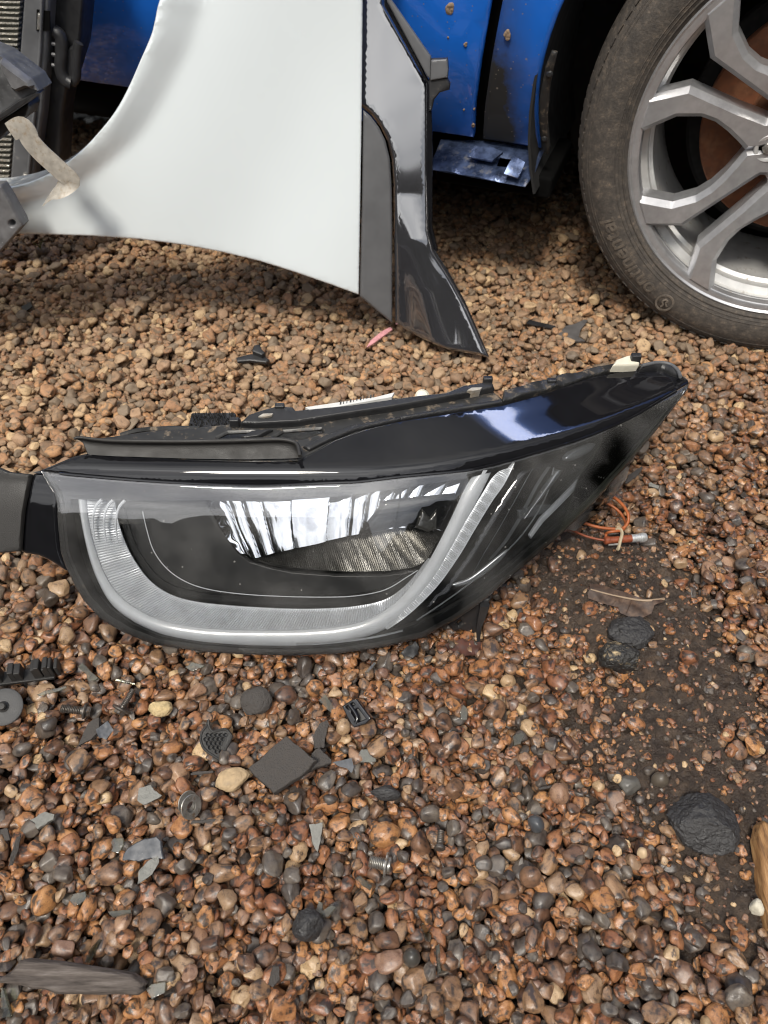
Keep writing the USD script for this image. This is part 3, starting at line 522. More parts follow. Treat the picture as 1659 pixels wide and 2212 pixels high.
# rim: lip, barrel, spokes, hub, bolts
obj('rim_lip', revolve([(0.236, -0.022), (0.2375, -0.0135), (0.2405, -0.0115), (0.2475, -0.0108), (0.2505, -0.0085), (0.2530, -0.010), (0.2530, -0.018), (0.248, -0.03), (0.236, -0.03)], CN, WC, 140), alloy, wheel, smooth=30)
obj('rim_barrel', revolve([(0.2385, -0.028), (0.2385, -0.045), (0.229, -0.050), (0.229, -0.066), (0.2235, -0.070), (0.2235, -0.11), (0.222, -0.115), (0.222, -0.215), (0.246, -0.215), (0.246, -0.030)], CN, WC, 120), alloy_bright, wheel, smooth=30)
HALF = [(0.2475, 13.4), (0.2475, 24.2), (0.239, 24.6), (0.197, 17.8), (0.165, 16.0), (0.143, 17.2), (0.122, 21.6), (0.104, 28.6), (0.092, 36.5), (0.050, 36.5), (0.050, 0.0), (0.070, 0.0), (0.079, 6.2), (0.12, 6.2), (0.165, 5.8), (0.198, 5.6)]
def spoke(center, sgn):
    poly = np.array([(r * math.cos(math.radians(center + sgn * a)), r * math.sin(math.radians(center + sgn * a))) for r, a in HALF])
    def f(q):
        r = np.hypot(q[:, 0], q[:, 1]); n = np.interp(r, [0.05, 0.09, 0.12, 0.2, 0.235, 0.25], [-0.040, -0.034, -0.026, -0.012, -0.0085, -0.0095])
        return wh(q[:, 0], q[:, 1], n), np.repeat(CN[None], len(q), 0)
    return poly, f
for k in range(5):
    for sgn in (-1, 1):
        poly, f = spoke(229 + 72 * k, sgn)
        sp = obj('spoke', plate(poly, f, back=0.040, step=0.010, bevel=0.0095, bw=0.0072, curve=1), alloy, wheel, smooth=12)
obj('hub', revolve([(0, -0.040), (0.030, -0.040), (0.032, -0.036), (0.034, -0.036), (0.036, -0.041), (0.060, -0.043), (0.074, -0.045), (0.074, -0.085), (0, -0.085)], CN, WC, 70), alloy, wheel, smooth=25)
for k in range(5):
    t = math.radians(193 + 72 * k); c = wh(0.0625 * math.cos(t), 0.0625 * math.sin(t), -0.040)
    obj('bolt_seat', revolve([(0.0125, 0.0), (0.0135, 0.003), (0.0175, 0.004), (0.019, 0.002), (0.019, -0.008), (0.0125, -0.008)], CN, c, 30), alloy_bright, wheel, smooth=25)
    obj('bolt_hole', revolve([(0, -0.0012), (0.0125, -0.0012), (0.0125, -0.004), (0, -0.004)], CN, c, 24), black_void, wheel)
    obj('wheel_bolt', cat(revolve([(0, 0.005), (0.0068, 0.005), (0.0084, 0.003), (0.0084, -0.003), (0, -0.003)], CN, c, 6), revolve([(0, 0.0062), (0.004, 0.0056), (0.0045, 0.0045), (0, 0.0045)], CN, c, 14)), steel_worn, wheel, smooth=20)
DC = WC
obj('brake_disc', revolve([(0.055, -0.095), (0.094, -0.095), (0.095, -0.115), (0.158, -0.115), (0.160, -0.117), (0.160, -0.137), (0.158, -0.139), (0.055, -0.139)], CN, DC, 90), rust_disc, wheel, smooth=30)
obj('brake_backing', revolve([(0.0, -0.150), (0.178, -0.150), (0.182, -0.146), (0.182, -0.170), (0, -0.170)], CN, DC, 60), liner_felt, wheel)
KEEP_OUT.append((WX - 0.0, WY - 0.0, 0.0, 0))

# ------------------------------------------------------------------ the white wing panel leaning against the car
def wing_y(x, z):
    bump = np.maximum(x - 0.015, 0) / 0.15
    return 1.062 + 0.26 * (z - 0.02) - 0.075 * bump ** 1.25 * np.clip(1 - z / 0.36, 0, 1) ** 1.2 + 0.05 * np.maximum(-x - 0.25, 0) ** 1.5 + 0.013 * np.sin((x * 0.8 + z * 0.5) * 9.0) + 0.004 * np.sin((x - z * 0.7) * 17.0 + 1.0)
def WING(p, d=0.0): return p[:, 1] - wing_y(p[:, 0], p[:, 2]) - d
wing = thing('wing_panel', 'white car wing panel with grey and gloss black trim, leaning on the blue car', 'car panel')
arch_px = spline([(353, 0), (347, 20), (341, 50), (333, 80), (313, 127), (287, 187), (260, 237), (227, 280), (187, 322), (133, 362), (83, 385), (40, 396), (0, 402)], 6, False)
arch_up = [(150, -620), (240, -480), (300, -330), (338, -180), (353, -60)]
white = [(-90, 404)] + [tuple(p) for p in arch_px[::-1]] 
white = [(-120, 402)] + [tuple(p) for p in arch_px[::-1]] + arch_up[::-1] + [(180, -640), (786, -640), (783, 0), (781, 233), (775, 637), (712, 614), (640, 589), (560, 564), (480, 545), (400, 530), (300, 517), (200, 510), (100, 507), (45, 506), (-120, 506)]
PW = Polygon(white).buffer(0); AL = shapely.LineString(np.vstack([[(-120, 402)], arch_px[::-1], arch_up[::-1]]))
def flare(q, p):
    d = shapely.distance(AL, shapely.points(q)); c = np.interp(q[:, 1], [-300, 0, 300, 420], [88, 84, 62, 40]); k = (c - d) / c
    return 0.024 * 0.07 * np.log1p(np.exp(np.clip(k / 0.07, -30, 30))) - 0.0055 * np.exp(-(d / 5.0) ** 2)
obj('panel', plate(white, on(WING), back=0.0035, step=13.0, bevel=0.002, bw=4.0, disp=flare), white_paint, wing, smooth=60)
def offs(dist):
    c = np.vstack([[(-120, 402)], arch_px[::-1], arch_up[::-1]]); return c
lipA, lipN = hit(offs(0), WING)
P3 = np.stack([lipA + lipN * 0.014, lipA + lipN * 0.004 + np.array([0, 0.010, 0]), lipA + np.array([0, 0.028, 0])], 1); N3 = np.repeat(lipN[:, None], 3, 1)
obj('arch_lip', shell(P3, N3, 0.0015), white_paint, wing, smooth=50)
grey = [(784, 238), (800, 252), (818, 276), (832, 305), (842, 345), (846, 400), (848, 500), (848, 699), (820, 677), (778, 641), (782, 430)]
obj('grey_cladding', plate(grey, on(lambda p: WING(p, 0.002)), back=0.010, step=8, bevel=0.004, bw=5), plastic_grey, wing, smooth=50)
glossp = [(785, -640), (785, 232), (802, 247), (821, 272), (836, 302), (846, 343), (850, 400), (852, 500), (853, 703), (905, 730), (975, 757), (1052, 773), (1030, 722), (1000, 652), (968, 592), (936, 540), (927, 500), (925, 400), (925, 178), (830, 10), (820, -20), (700, -640)]
glossp = [(778, -300), (778, 0), (776, 226)] + glossp[1:19] + [(830, 8), (818, -300)]
def roll(q, p):                                             # the lower half turns from facing up to facing forwards
    return 0.010 * np.exp(-((q[:, 0] - 890 - (q[:, 1] - 500) * 0.25) / 40.0) ** 2) * np.clip((q[:, 1] - 420) / 200, 0, 1)
obj('gloss_cladding', plate(glossp, on(lambda p: WING(p, 0.17 * np.maximum(p[:, 2] - 0.16, 0))), back=0.012, step=9, bevel=0.007, bw=8, disp=roll), gloss_panel, wing, smooth=60)
obj('edge_return', plate([(838, -300), (838, 0), (925, 172), (931, 178), (935, 330), (934, 495), (945, 545), (930, 545), (925, 500), (921, 400), (921, 180), (830, 12), (822, -300)], on(lambda p: WING(p, 0.016)), back=0.014, step=7, bevel=0.003, bw=3), gloss_black, wing, smooth=50)
obj('grey_flange', plate([(846, -300), (846, 0), (931, 122), (930, 172), (922, 165), (836, 4), (836, -300)], on(lambda p: WING(p, 0.010)), back=0.012, step=7, bevel=0.002, bw=3), plastic_grey, wing, smooth=50)
br = obj('clip_bracket', plate([(930, 126), (966, 126), (969, 150), (967, 170), (973, 182), (971, 194), (950, 200), (938, 215), (932, 240), (926, 240), (926, 178)], on(lambda p: WING(p, 0.012)), back=0.03, step=6, bevel=0.003, bw=3), plastic_black, wing)
obj('bracket_face', plate([(931, 130), (966, 127), (968, 152), (966, 168), (930, 174)], on(lambda p: WING(p, 0.008)), back=0.004, step=6, bevel=0.0015, bw=3), plastic_grey, br)

# ------------------------------------------------------------------ radiator pack behind the wing, and the bent bracket in front of it
RY = 1.27
def RAD(p, d=0.0): return p[:, 1] - (RY + 0.10 * p[:, 2]) - d
rad = thing('radiator_pack', 'car radiator in a dark grey plastic frame behind the left of the white wing', 'radiator')
obj('core', plate([(-170, -300), (44, -300), (44, 0), (18, 400), (14, 500), (-170, 500)], on(lambda p: RAD(p, 0.02)), back=0.03, step=30), core_dark, rad)
for k in range(56):
    y0 = -110 + k * 11.4
    if y0 > 480: break
    xr = np.interp(y0, [-300, 0, 400, 500], [44, 43, 17, 12])
    obj('cooling_fin', plate([(-170, y0 - 6), (xr, y0), (xr, y0 + 3.6), (-170, y0 - 2.4)], on(lambda p: RAD(p, 0.012)), back=0.014, step=12, bevel=0.001, bw=1.2, disp=lambda q, p: 0.0007 * np.sin(q[:, 0] * 1.9)), fin_metal, rad, smooth=40)
obj('side_tank', plate([(50, -300), (50, 0), (20, 400), (14, 500), (60, 500), (72, 400), (93, 240), (104, 70), (108, 0), (108, -300)], on(RAD), back=0.05, step=12, bevel=0.006, bw=7), plastic_frame, rad, smooth=50)
obj('tank_ridge', plate([(88, -300), (88, 0), (84, 110), (72, 240), (56, 400), (64, 400), (80, 240), (92, 110), (96, 0), (96, -300)], on(RAD), front=0.006, back=0.002, step=6, bevel=0.003, bw=3), plastic_frame, rad, smooth=50)
rc = obj('clip_recess', plate([(80, 20), (108, 24), (108, 66), (79, 66)], on(RAD), front=0.0015, back=0.002, step=6), black_void, rad)
obj('spring_clip', plate([(83, 27), (92, 28), (91, 65), (81, 64)], on(RAD), front=0.006, back=0.003, step=4, bevel=0.003, bw=3), steel_worn, rc)
obj('spring_clip', plate([(52, 372), (66, 374), (66, 390), (50, 388)], on(RAD), front=0.008, back=0.003, step=4, bevel=0.003, bw=3), steel_worn, rc)
obj('air_duct', plate([(110, -300), (116, 0), (108, 100), (102, 210), (88, 330), (76, 395), (130, 362), (136, 240), (145, 190), (172, 100), (181, 0), (181, -300)], on(lambda p: RAD(p, 0.03)), back=0.06, step=12, bevel=0.006, bw=7), plastic_black, rad, smooth=50)
obj('clip_handle', cat(tube(hit([(117, 68), (130, 78), (133, 110), (131, 150), (140, 172), (155, 180)], lambda p: RAD(p, 0.014))[0], 0.0095, 10), tube(hit([(155, 180), (164, 165), (165, 130), (168, 100), (170, 92)], lambda p: RAD(p, 0.018))[0], 0.0075, 10)), plastic_black, rad, smooth=60)
obj('handle_pad', plate([(136, 112), (160, 95), (171, 98), (166, 172), (152, 182), (136, 165)], on(lambda p: RAD(p, 0.016)), back=0.012, step=6, bevel=0.004, bw=5), plastic_black, rad, smooth=50)
for y in (98, 121, 144):
    obj('clip_rib', tube(hit([(112, y - 4), (131, y)], lambda p: RAD(p, 0.012))[0], 0.0028, 6, 1), plastic_frame, rad)
obj('foot_beam', box(-1.2, -0.93, RY + 0.0, RY + 0.10, -0.01, 0.16, 0.008), plastic_black, rad)
def BRK(p, d=0.0): return p[:, 1] - (1.01 + 0.12 * p[:, 2]) - d
brk = thing('crash_bracket', 'dark grey metal bracket with hanging pale strap, left edge, before the white wing', 'bracket')
obj('bracket_head', plate([(-140, 60), (0, 118), (32, 143), (68, 170), (84, 196), (78, 202), (40, 222), (0, 250), (-140, 330)], on(BRK), back=0.05, step=8, bevel=0.004, bw=4), bracket_grey, brk, smooth=30)
obj('bracket_facet', plate([(0, 119), (31, 144), (68, 171), (83, 195), (60, 188), (38, 197), (26, 190), (0, 140)], on(BRK), front=0.010, back=0.006, step=6, bevel=0.008, bw=7, curve=1), bracket_pale, brk, smooth=30)
obj('bracket_lower_edge', plate([(-140, 322), (0, 243), (42, 214), (80, 196), (84, 202), (60, 222), (25, 246), (0, 262), (-140, 345)], on(BRK), front=0.004, back=0.02, step=7, bevel=0.004, bw=4), plastic_black, brk, smooth=30)
obj('stub', plate([(-140, 330), (0, 258), (58, 222), (64, 232), (58, 252), (36, 268), (20, 283), (0, 302), (-140, 380)], on(lambda p: BRK(p, 0.012)), back=0.04, step=7, bevel=0.005, bw=5), plastic_black, brk, smooth=40)
sp, sn = hit([(22, 285), (46, 274), (58, 284), (64, 302), (86, 328), (112, 352), (134, 372), (148, 384), (150, 390), (128, 412), (110, 424), (92, 445)], lambda p: BRK(p, -0.012))
wid = np.interp(np.arange(12), [0, 1, 2, 8, 9, 11], [0.011, 0.0125, 0.013, 0.0135, 0.012, 0.0008])
sp2 = spline(sp, 5, False); ww = np.interp(np.linspace(0, 11, len(sp2)), np.arange(12), wid)
tang = np.gradient(sp2, axis=0); tang /= np.linalg.norm(tang, axis=1, keepdims=True)
across = np.cross(tang, np.array([0, -1.0, 0.15])); across /= np.linalg.norm(across, axis=1, keepdims=True)
tilt = np.interp(np.linspace(0, 11, len(sp2)), [0, 8, 9, 11], [0.0, 0.0, 0.9, 1.2]); across = across * np.cos(tilt)[:, None] + np.array([0, 1.0, 0]) * np.sin(tilt)[:, None]
Ps = np.stack([sp2 - across * ww[:, None], sp2 - across * ww[:, None] * 0.4 + np.array([0, -0.0008, 0]), sp2 + across * ww[:, None] * 0.4 + np.array([0, -0.0008, 0]), sp2 + across * ww[:, None]], 1)
obj('hanging_strap', shell(Ps, np.repeat(np.repeat(np.array([0, -0.97, 0.2])[None, None], 4, 1), len(sp2), 0), 0.0018), strap_metal, brk, smooth=40)
hole = [(26 + 5.5 * math.cos(t), 483 + 6 * math.sin(t)) for t in np.linspace(0, 2 * np.pi, 16, endpoint=False)]
obj('foot_plate', plate([(-140, 405), (0, 402), (18, 430), (30, 452), (45, 478), (49, 490), (30, 512), (0, 546), (-140, 640)], on(lambda p: BRK(p, 0.0)), back=0.025, step=7, bevel=0.005, bw=5, holes=[hole]), bracket_pale, brk, smooth=30)
obj('rear_beam', box(-1.15, -0.66, 1.04, 1.10, 0.10, 0.40, 0.012), bracket_grey, brk)
obj('beam_leg', box(-1.12, -0.72, 1.03, 1.10, -0.01, 0.12, 0.01), bracket_grey, brk)

# ------------------------------------------------------------------ the headlight: everything is laid on one curved lens surface
def lens_y(x, z):
    zz = np.maximum(z - 0.012, 0)
    return 0.44 + 0.55 * (z - 0.012) + 0.8 * zz ** 2 + 7.0 * np.maximum(z - 0.148, 0) ** 2 + 0.9 * np.maximum(x + 0.05, 0) ** 2 + 0.15 * np.minimum(x + 0.15, 0) ** 2
def LENS(p, d=0.0): return p[:, 1] - lens_y(p[:, 0], p[:, 2]) - d
def deep(d): return lambda p: LENS(p, d)
lamp = thing('headlight', 'large black car headlight with clear lens, lying on the gravel in the middle', 'headlight')
TOP = [(87, 1017), (130, 1022), (180, 1027), (300, 1037), (433, 1045), (565, 1049), (699, 1043), (775, 1040), (865, 1029), (1004, 1016), (1080, 1000), (1160, 977), (1245, 951), (1308, 927), (1372, 897), (1414, 872), (1460, 845), (1490, 828)]
BOT = [(1484, 845), (1469, 864), (1431, 915), (1372, 987), (1287, 1084), (1202, 1165), (1118, 1236), (1046, 1298), (985, 1340), (915, 1378), (832, 1398), (732, 1413), (632, 1417), (532, 1415), (432, 1408), (333, 1394), (267, 1368), (217, 1338), (180, 1298), (157, 1258), (140, 1222), (130, 1192), (124, 1132), (122, 1090), (116, 1066), (100, 1040)]
outline = np.vstack([resample(TOP, 12, False), resample(BOT, 12, False)])
PO = Polygon(outline).buffer(0)
def inset(d, poly=PO):
    q = poly.buffer(-d); q = max(q.geoms, key=lambda g: g.area) if q.geom_type == 'MultiPolygon' else q
    return np.array(q.simplify(0.4).exterior.coords)[:-1]
obj('lens', plate(outline, on(LENS), back=0.0022, step=14, bevel=0.0012, bw=9), lens_clear, lamp, smooth=70)
# housing: side walls going straight back and a back plate
rim = resample(inset(3), 10); a0, n0 = hit(rim, deep(0.004))
back = a0 + np.array([0, 0.070, 0])
cen = back.mean(0); back = cen + (back - cen) * np.array([0.86, 1.0, 0.80]) - np.array([0, 0, 0.012]); back[:, 2] = np.maximum(back[:, 2], 0.012)
nr = len(rim); i = np.arange(nr); j = (i + 1) % nr
wv = np.vstack([a0, back]); wf = np.vstack([np.stack([i, j, j + nr], 1), np.stack([i, j + nr, i + nr], 1)])
wall = trimesh.Trimesh(wv, wf, process=False); wall2 = trimesh.Trimesh(cen + (wv - cen) * 0.985, wf[:, ::-1], process=False)
bk = Polygon(back[:, [0, 2]]).buffer(0); bk = bk if bk.geom_type == 'Polygon' else max(bk.geoms, key=lambda g: g.area)
yb = back[:, 1]
def backmap(q):
    d = ((q[:, None, 0] - back[None, :, 0]) ** 2 + (q[:, None, 1] - back[None, :, 2]) ** 2) + 1e-5
    y = (yb[None] / d ** 1.5).sum(1) / (1 / d ** 1.5).sum(1); return np.stack([q[:, 0], y, q[:, 1]], 1), np.repeat(np.array([[0, -1.0, 0]]), len(q), 0)
obj('housing', cat(wall, wall2, plate(np.array(bk.exterior.coords)[:-1], backmap, back=0.004, step=0.02)), plastic_black, lamp, smooth=40)
# black painted border round the clear lens
ring_in = np.vstack([resample([(150, 1078), (300, 1082), (433, 1080), (565, 1084), (699, 1076), (800, 1064), (900, 1050), (1000, 1034), (1080, 1016), (1160, 994), (1245, 966), (1310, 940), (1372, 911), (1420, 884)], 12, False),
                     resample([(1420, 905), (1350, 985), (1268, 1078), (1185, 1155), (1100, 1226), (1030, 1282), (965, 1322), (900, 1352), (820, 1376), (732, 1394), (632, 1400), (532, 1398), (432, 1390), (345, 1374), (285, 1348), (240, 1316), (206, 1276), (185, 1236), (172, 1196), (162, 1150), (155, 1110)], 12, False)])
obj('lens_border', plate(outline if False else inset(1.0), on(deep(0.0085)), back=0.004, step=12, holes=[ring_in]), gloss_black, lamp, smooth=60)
# bezel and its raised inner panel, with the opening for the reflector
BOWL = [(445, 1076), (453, 1092), (465, 1112), (478, 1136), (494, 1163), (519, 1194), (543, 1211), (584, 1223), (634, 1233), (732, 1240), (832, 1239), (908, 1228), (935, 1204), (953, 1163), (972, 1120), (990, 1076), (1012, 1032), (1000, 1024), (900, 1044), (800, 1058), (700, 1070), (565, 1077)]
bowl_px = resample(BOWL, 8)
obj('bezel', plate(inset(8), on(deep(0.030)), back=0.004, step=16, holes=[bowl_px]), bezel_dark, lamp, smooth=60)
bm = Polygon(bowl_px).buffer(1.5)
panel = Polygon(spline([(262, 1078), (275, 1130), (292, 1180), (318, 1222), (352, 1256), (400, 1276), (470, 1287), (560, 1290), (660, 1291), (760, 1287), (826, 1274), (872, 1246), (903, 1236), (940, 1206), (957, 1166), (976, 1120), (1016, 1036), (1010, 1016), (900, 1036), (800, 1050), (700, 1062), (565, 1068), (430, 1068), (300, 1070)], 3)).buffer(0).difference(bm)
panel = max(getattr(panel, 'geoms', [panel]), key=lambda g: g.area)
obj('inner_panel', plate(np.array(panel.exterior.coords)[:-1], on(deep(0.026)), back=0.003, step=12, bevel=0.0025, bw=5, holes=[np.array(r.coords)[:-1] for r in panel.interiors]), bezel_dark, lamp, smooth=60)
line_px = spline([(308, 1105), (318, 1148), (332, 1190), (360, 1228), (400, 1256), (450, 1273), (520, 1283), (600, 1288), (700, 1290), (770, 1287), (832, 1274), (880, 1246), (902, 1232)], 5, False)
obj('panel_crease', tube(hit(line_px, deep(0.0252))[0], 0.0006, 6, 1), guide_frost, lamp)
# reflector: fluted mirror wall, ribbed floor, dark side
WALL_T = [(446, 1074), (500, 1078), (565, 1076), (640, 1074), (700, 1069), (760, 1063), (800, 1056), (850, 1050), (900, 1042), (960, 1032), (1010, 1022)]
WALL_B = [(520, 1196), (545, 1211), (590, 1200), (645, 1188), (690, 1178), (730, 1167), (765, 1160), (800, 1152), (835, 1147), (900, 1143), (960, 1150)]
def wall_depth(S, W):
    u = S * 12.0 + 0.7 * np.sin(S * 9.0) + W * 0.35; f = u - np.floor(u)
    return -(0.012 + 0.006 * (1 - W)) + 0.0016 * (1 - (2 * f - 1) ** 2) + 0.0022 * f * (0.4 + S) + 0.0008 * np.sin(W * 7 + np.floor(u) * 2.1) * (1 - W)
obj('mirror_wall', ribbon(WALL_T, WALL_B, deep(0.018), 420, 26, wall_depth), chrome, lamp, smooth=28)
LEFT_A = [(446, 1076), (456, 1100), (470, 1126), (488, 1160), (520, 1196)]
LEFT_B = [(490, 1078), (498, 1102), (508, 1130), (520, 1160), (545, 1211)]
obj('mirror_side', ribbon(LEFT_A, LEFT_B, deep(0.020), 90, 20, lambda S, W: -0.030 * W + 0.0022 * np.sin(S * 24 + W * 3) * W * (1 - W) * 4), chrome, lamp, smooth=28)
FL_T = [(543, 1209), (590, 1199), (645, 1187), (690, 1177), (730, 1166), (765, 1159), (800, 1151), (835, 1146), (870, 1144), (910, 1147), (948, 1162)]
FL_B = [(548, 1213), (590, 1224), (640, 1233), (700, 1238), (740, 1240), (790, 1240), (832, 1239), (870, 1235), (900, 1229), (928, 1210), (952, 1166)]
def floor_rib(S, W):
    d = S * 95 + W * 9; f = d - np.floor(d); return -(0.030 - 0.020 * W) + 0.0012 * np.abs(2 * f - 1)
obj('ribbed_floor', ribbon(FL_T, FL_B, deep(0.018), 560, 12, floor_rib), chrome_ribbed, lamp, smooth=20)
obj('dark_shield', plate([(830, 1082), (880, 1076), (985, 1066), (992, 1086), (962, 1150), (920, 1143), (860, 1140), (815, 1150), (770, 1158), (800, 1120)], on(deep(0.026)), back=0.003, step=9, bevel=0.004, bw=10), gloss_black, lamp, smooth=50)
obj('bulb_shade', plate([(912, 1099), (929, 1118), (945, 1098), (946, 1145), (925, 1150), (897, 1141)], on(deep(0.022)), back=0.003, step=6, bevel=0.003, bw=5), chrome_ribbed, lamp, smooth=40)
obj('bulb_stem', tube(hit([(866, 1052), (862, 1090), (850, 1148)], deep(0.024))[0], 0.0013, 6, 3), chrome, lamp)
# daytime light: ribbed light guide inside a frosted band
FR_A = [(185, 1076), (190, 1125), (203, 1180), (225, 1240), (258, 1288), (310, 1325), (370, 1347), (460, 1360), (560, 1363), (650, 1362), (740, 1354), (800, 1337), (850, 1306), (890, 1265), (925, 1215), (950, 1170), (975, 1120), (1005, 1055), (1028, 1018)]
FR_B = [(168, 1072), (175, 1125), (190, 1195), (212, 1257), (245, 1310), (300, 1349), (370, 1376), (460, 1391), (560, 1397), (650, 1396), (740, 1388), (810, 1369), (860, 1342), (905, 1302), (945, 1247), (975, 1192), (1003, 1140), (1040, 1064), (1064, 1014)]
obj('frosted_band', ribbon(FR_A, FR_B, deep(0.014), 170, 9, lambda S, W: 0.004 * np.sin(W * np.pi)), guide_frost, lamp, smooth=50)
RB_O = [(186, 1076), (191, 1125), (204, 1180), (226, 1240), (259, 1287), (311, 1324), (370, 1345), (460, 1358), (560, 1361), (650, 1360), (740, 1352), (799, 1335), (848, 1305), (888, 1265), (930, 1206)]
RB_I = [(247, 1080), (254, 1125), (272, 1178), (295, 1220), (326, 1258), (367, 1285), (417, 1300), (483, 1308), (553, 1313), (620, 1316), (690, 1316), (765, 1311), (832, 1296), (880, 1262), (926, 1206)]
saw = lambda k, amp: (lambda S, W: amp * np.abs(2 * ((S * k) - np.floor(S * k)) - 1) * np.sin(np.pi * W) ** 0.5 + 0.004 * W - 0.001)
obj('ribbed_guide', ribbon(RB_I, RB_O, deep(0.020), 1000, 7, saw(165, 0.0011)), guide_ribbed, lamp, smooth=15)
R2_I = [(832, 1356), (870, 1316), (927, 1254), (970, 1190), (1004, 1131), (1042, 1068), (1067, 1029), (1104, 998)]
R2_O = [(836, 1358), (886, 1322), (944, 1264), (990, 1200), (1024, 1143), (1060, 1084), (1088, 1044), (1110, 1000)]
obj('ribbed_guide', ribbon(R2_I, R2_O, deep(0.010), 620, 6, saw(100, 0.0006)), guide_ribbed, lamp, smooth=15)
for dx in (0, 24.5, 50):
    obj('guide_fin', tube(hit([(220 + dx, 1079 + dx * 0.04), (210 + dx, 1089 + dx * 0.05), (203 + dx, 1105 + dx * 0.06), (200 + dx, 1130 + dx * 0.08), (204.5 + dx, 1168 + dx * 0.1)], deep(0.006))[0], [0.0018, 0.0016, 0.0014, 0.0013, 0.0006], 8), guide_frost, lamp)
# indicator side: dark curved reflectors, a light strip, a silver blade
obj('side_bezel', plate([(1120, 1006), (1180, 985), (1255, 962), (1330, 932), (1400, 900), (1340, 985), (1262, 1076), (1180, 1152), (1096, 1222), (1022, 1280), (950, 1322), (880, 1350), (850, 1360), (905, 1312), (955, 1258), (1000, 1195), (1036, 1136), (1070, 1080)], on(deep(0.016)), back=0.003, step=12, bevel=0.010, bw=24), gloss_black, lamp, smooth=60)
obj('light_strip', plate([(1143, 1156), (1168, 1118), (1210, 1076), (1258, 1028), (1303, 982), (1313, 979), (1310, 988), (1266, 1034), (1216, 1086), (1174, 1128), (1147, 1164)], on(deep(0.008)), front=0.001, back=0.003, step=4, bevel=0.001, bw=2), guide_frost, lamp, smooth=40)
obj('silver_blade', plate(spline([(978, 1262), (1012, 1250), (1046, 1226), (1078, 1200), (1098, 1187), (1088, 1206), (1058, 1234), (1024, 1257), (990, 1268)], 4), on(deep(0.012)), back=0.002, step=4, bevel=0.0015, bw=4), silver_satin, lamp, smooth=50)
obj('indicator_reflector', ribbon([(1022, 1240), (1046, 1196), (1076, 1146), (1108, 1090), (1132, 1046), (1150, 1014)], [(1062, 1208), (1094, 1172), (1122, 1128), (1142, 1090), (1164, 1048), (1190, 1008)], deep(0.011), 60, 12, lambda S, W: -0.010 * np.sin(W * np.pi)), guide_dark, lamp, smooth=60)
obj('inner_blade', ribbon([(1128, 1118), (1146, 1092), (1164, 1066), (1182, 1040), (1200, 1014)], [(1134, 1122), (1154, 1096), (1176, 1070), (1196, 1044), (1216, 1016)], deep(0.010), 40, 8, lambda S, W: 0.003 * np.sin(W * np.pi)), guide_dark, lamp, smooth=60)
obj('indicator_block', plate([(1118, 1102), (1172, 1088), (1190, 1090), (1188, 1104), (1140, 1118), (1120, 1120)], on(deep(0.013)), front=0.002, back=0.002, step=5, bevel=0.001, bw=2), guide_dark, lamp)
obj('chrome_edge', tube(hit([(1196, 1010), (1184, 1060), (1158, 1112), (1120, 1164), (1070, 1214), (1020, 1256), (960, 1300), (900, 1340)], deep(0.010))[0], 0.0009, 6), silver_satin, lamp)
obj('chrome_edge', tube(hit([(870, 1362), (800, 1378), (700, 1390), (640, 1392)], deep(0.006))[0], 0.0012, 6), silver_satin, lamp)
obj('small_reflector', plate(spline([(1218, 985), (1240, 968), (1272, 958), (1288, 960), (1272, 978), (1240, 994), (1220, 996)], 4), on(deep(0.014)), front=0.003, back=0.002, step=5, bevel=0.004, bw=8), guide_dark, lamp, smooth=60)

# painted trim over the lens: nearly level, its front edge rolling down to the lens
ZT = 0.1795
def trim_z(x, y):
    e = y - lens_y(x, ZT)
    return ZT + 0.0035 + 0.13 * e - 0.5 * np.maximum(0.009 - e, 0) ** 2 / 0.009 - 0.10 * np.maximum(x - 0.10, 0) ** 1.5 * np.clip(e / 0.05, 0, 1)
def TRIM(p, d=0.0): return -(p[:, 2] - trim_z(p[:, 0], p[:, 1]) + d)
trim_back = [(1487, 819), (1469, 805), (1431, 786), (1380, 794), (1279, 813), (1194, 843), (1084, 874), (991, 888), (864, 908), (790, 925), (722, 949), (690, 968), (658, 986), (640, 996), (553, 996), (433, 993), (300, 987), (187, 981), (160, 987), (120, 1004)]
trim = np.vstack([resample(TOP, 12, False), resample(trim_back, 12, False)])
obj('top_trim', plate(trim, on(TRIM), back=0.003, step=9, bevel=0.0015, bw=4), gloss_black, lamp, smooth=70)
obj('trim_seam', tube(hit(TOP[1:-1], TRIM)[0] + np.array([0, -0.001, 0.0006]), 0.0016, 6, 4), gloss_black, lamp)
# dusty step and rubber seal behind the trim
seal_pts = [(160, 948), (172, 945), (230, 951), (330, 953), (430, 953), (530, 951), (600, 949), (630, 953), (643, 962), (648, 985)]
s_p, s_n = hit(seal_pts, lambda p: -(p[:, 2] - trim_z(p[:, 0], p[:, 1]) - 0.016))
s_b, _ = hit([(190, 981), (196, 982), (240, 985), (330, 988), (430, 991), (530, 992), (600, 991), (632, 990), (645, 989), (652, 987)], lambda p: -(p[:, 2] - trim_z(p[:, 0], p[:, 1]) - 0.0005))
def even3(p, n): 
    c = spline(p, 8, False); L = np.r_[0, np.cumsum(np.linalg.norm(np.diff(c, axis=0), axis=1))]; s = np.linspace(0, L[-1], n); return np.stack([np.interp(s, L, c[:, k]) for k in range(3)], 1)
st, sb = even3(s_p, 90), even3(s_b, 90)
w = np.linspace(0, 1, 7)[None, :, None]; Pw = st[:, None] * (1 - w) + sb[:, None] * w + np.array([0, 0.006, 0.0]) * (np.sin(w * np.pi))
obj('rubber_seal', shell(Pw, np.repeat(np.repeat(np.array([0, -0.8, 0.6])[None, None], 7, 1), 90, 0), 0.004), rubber_black, lamp, smooth=60)
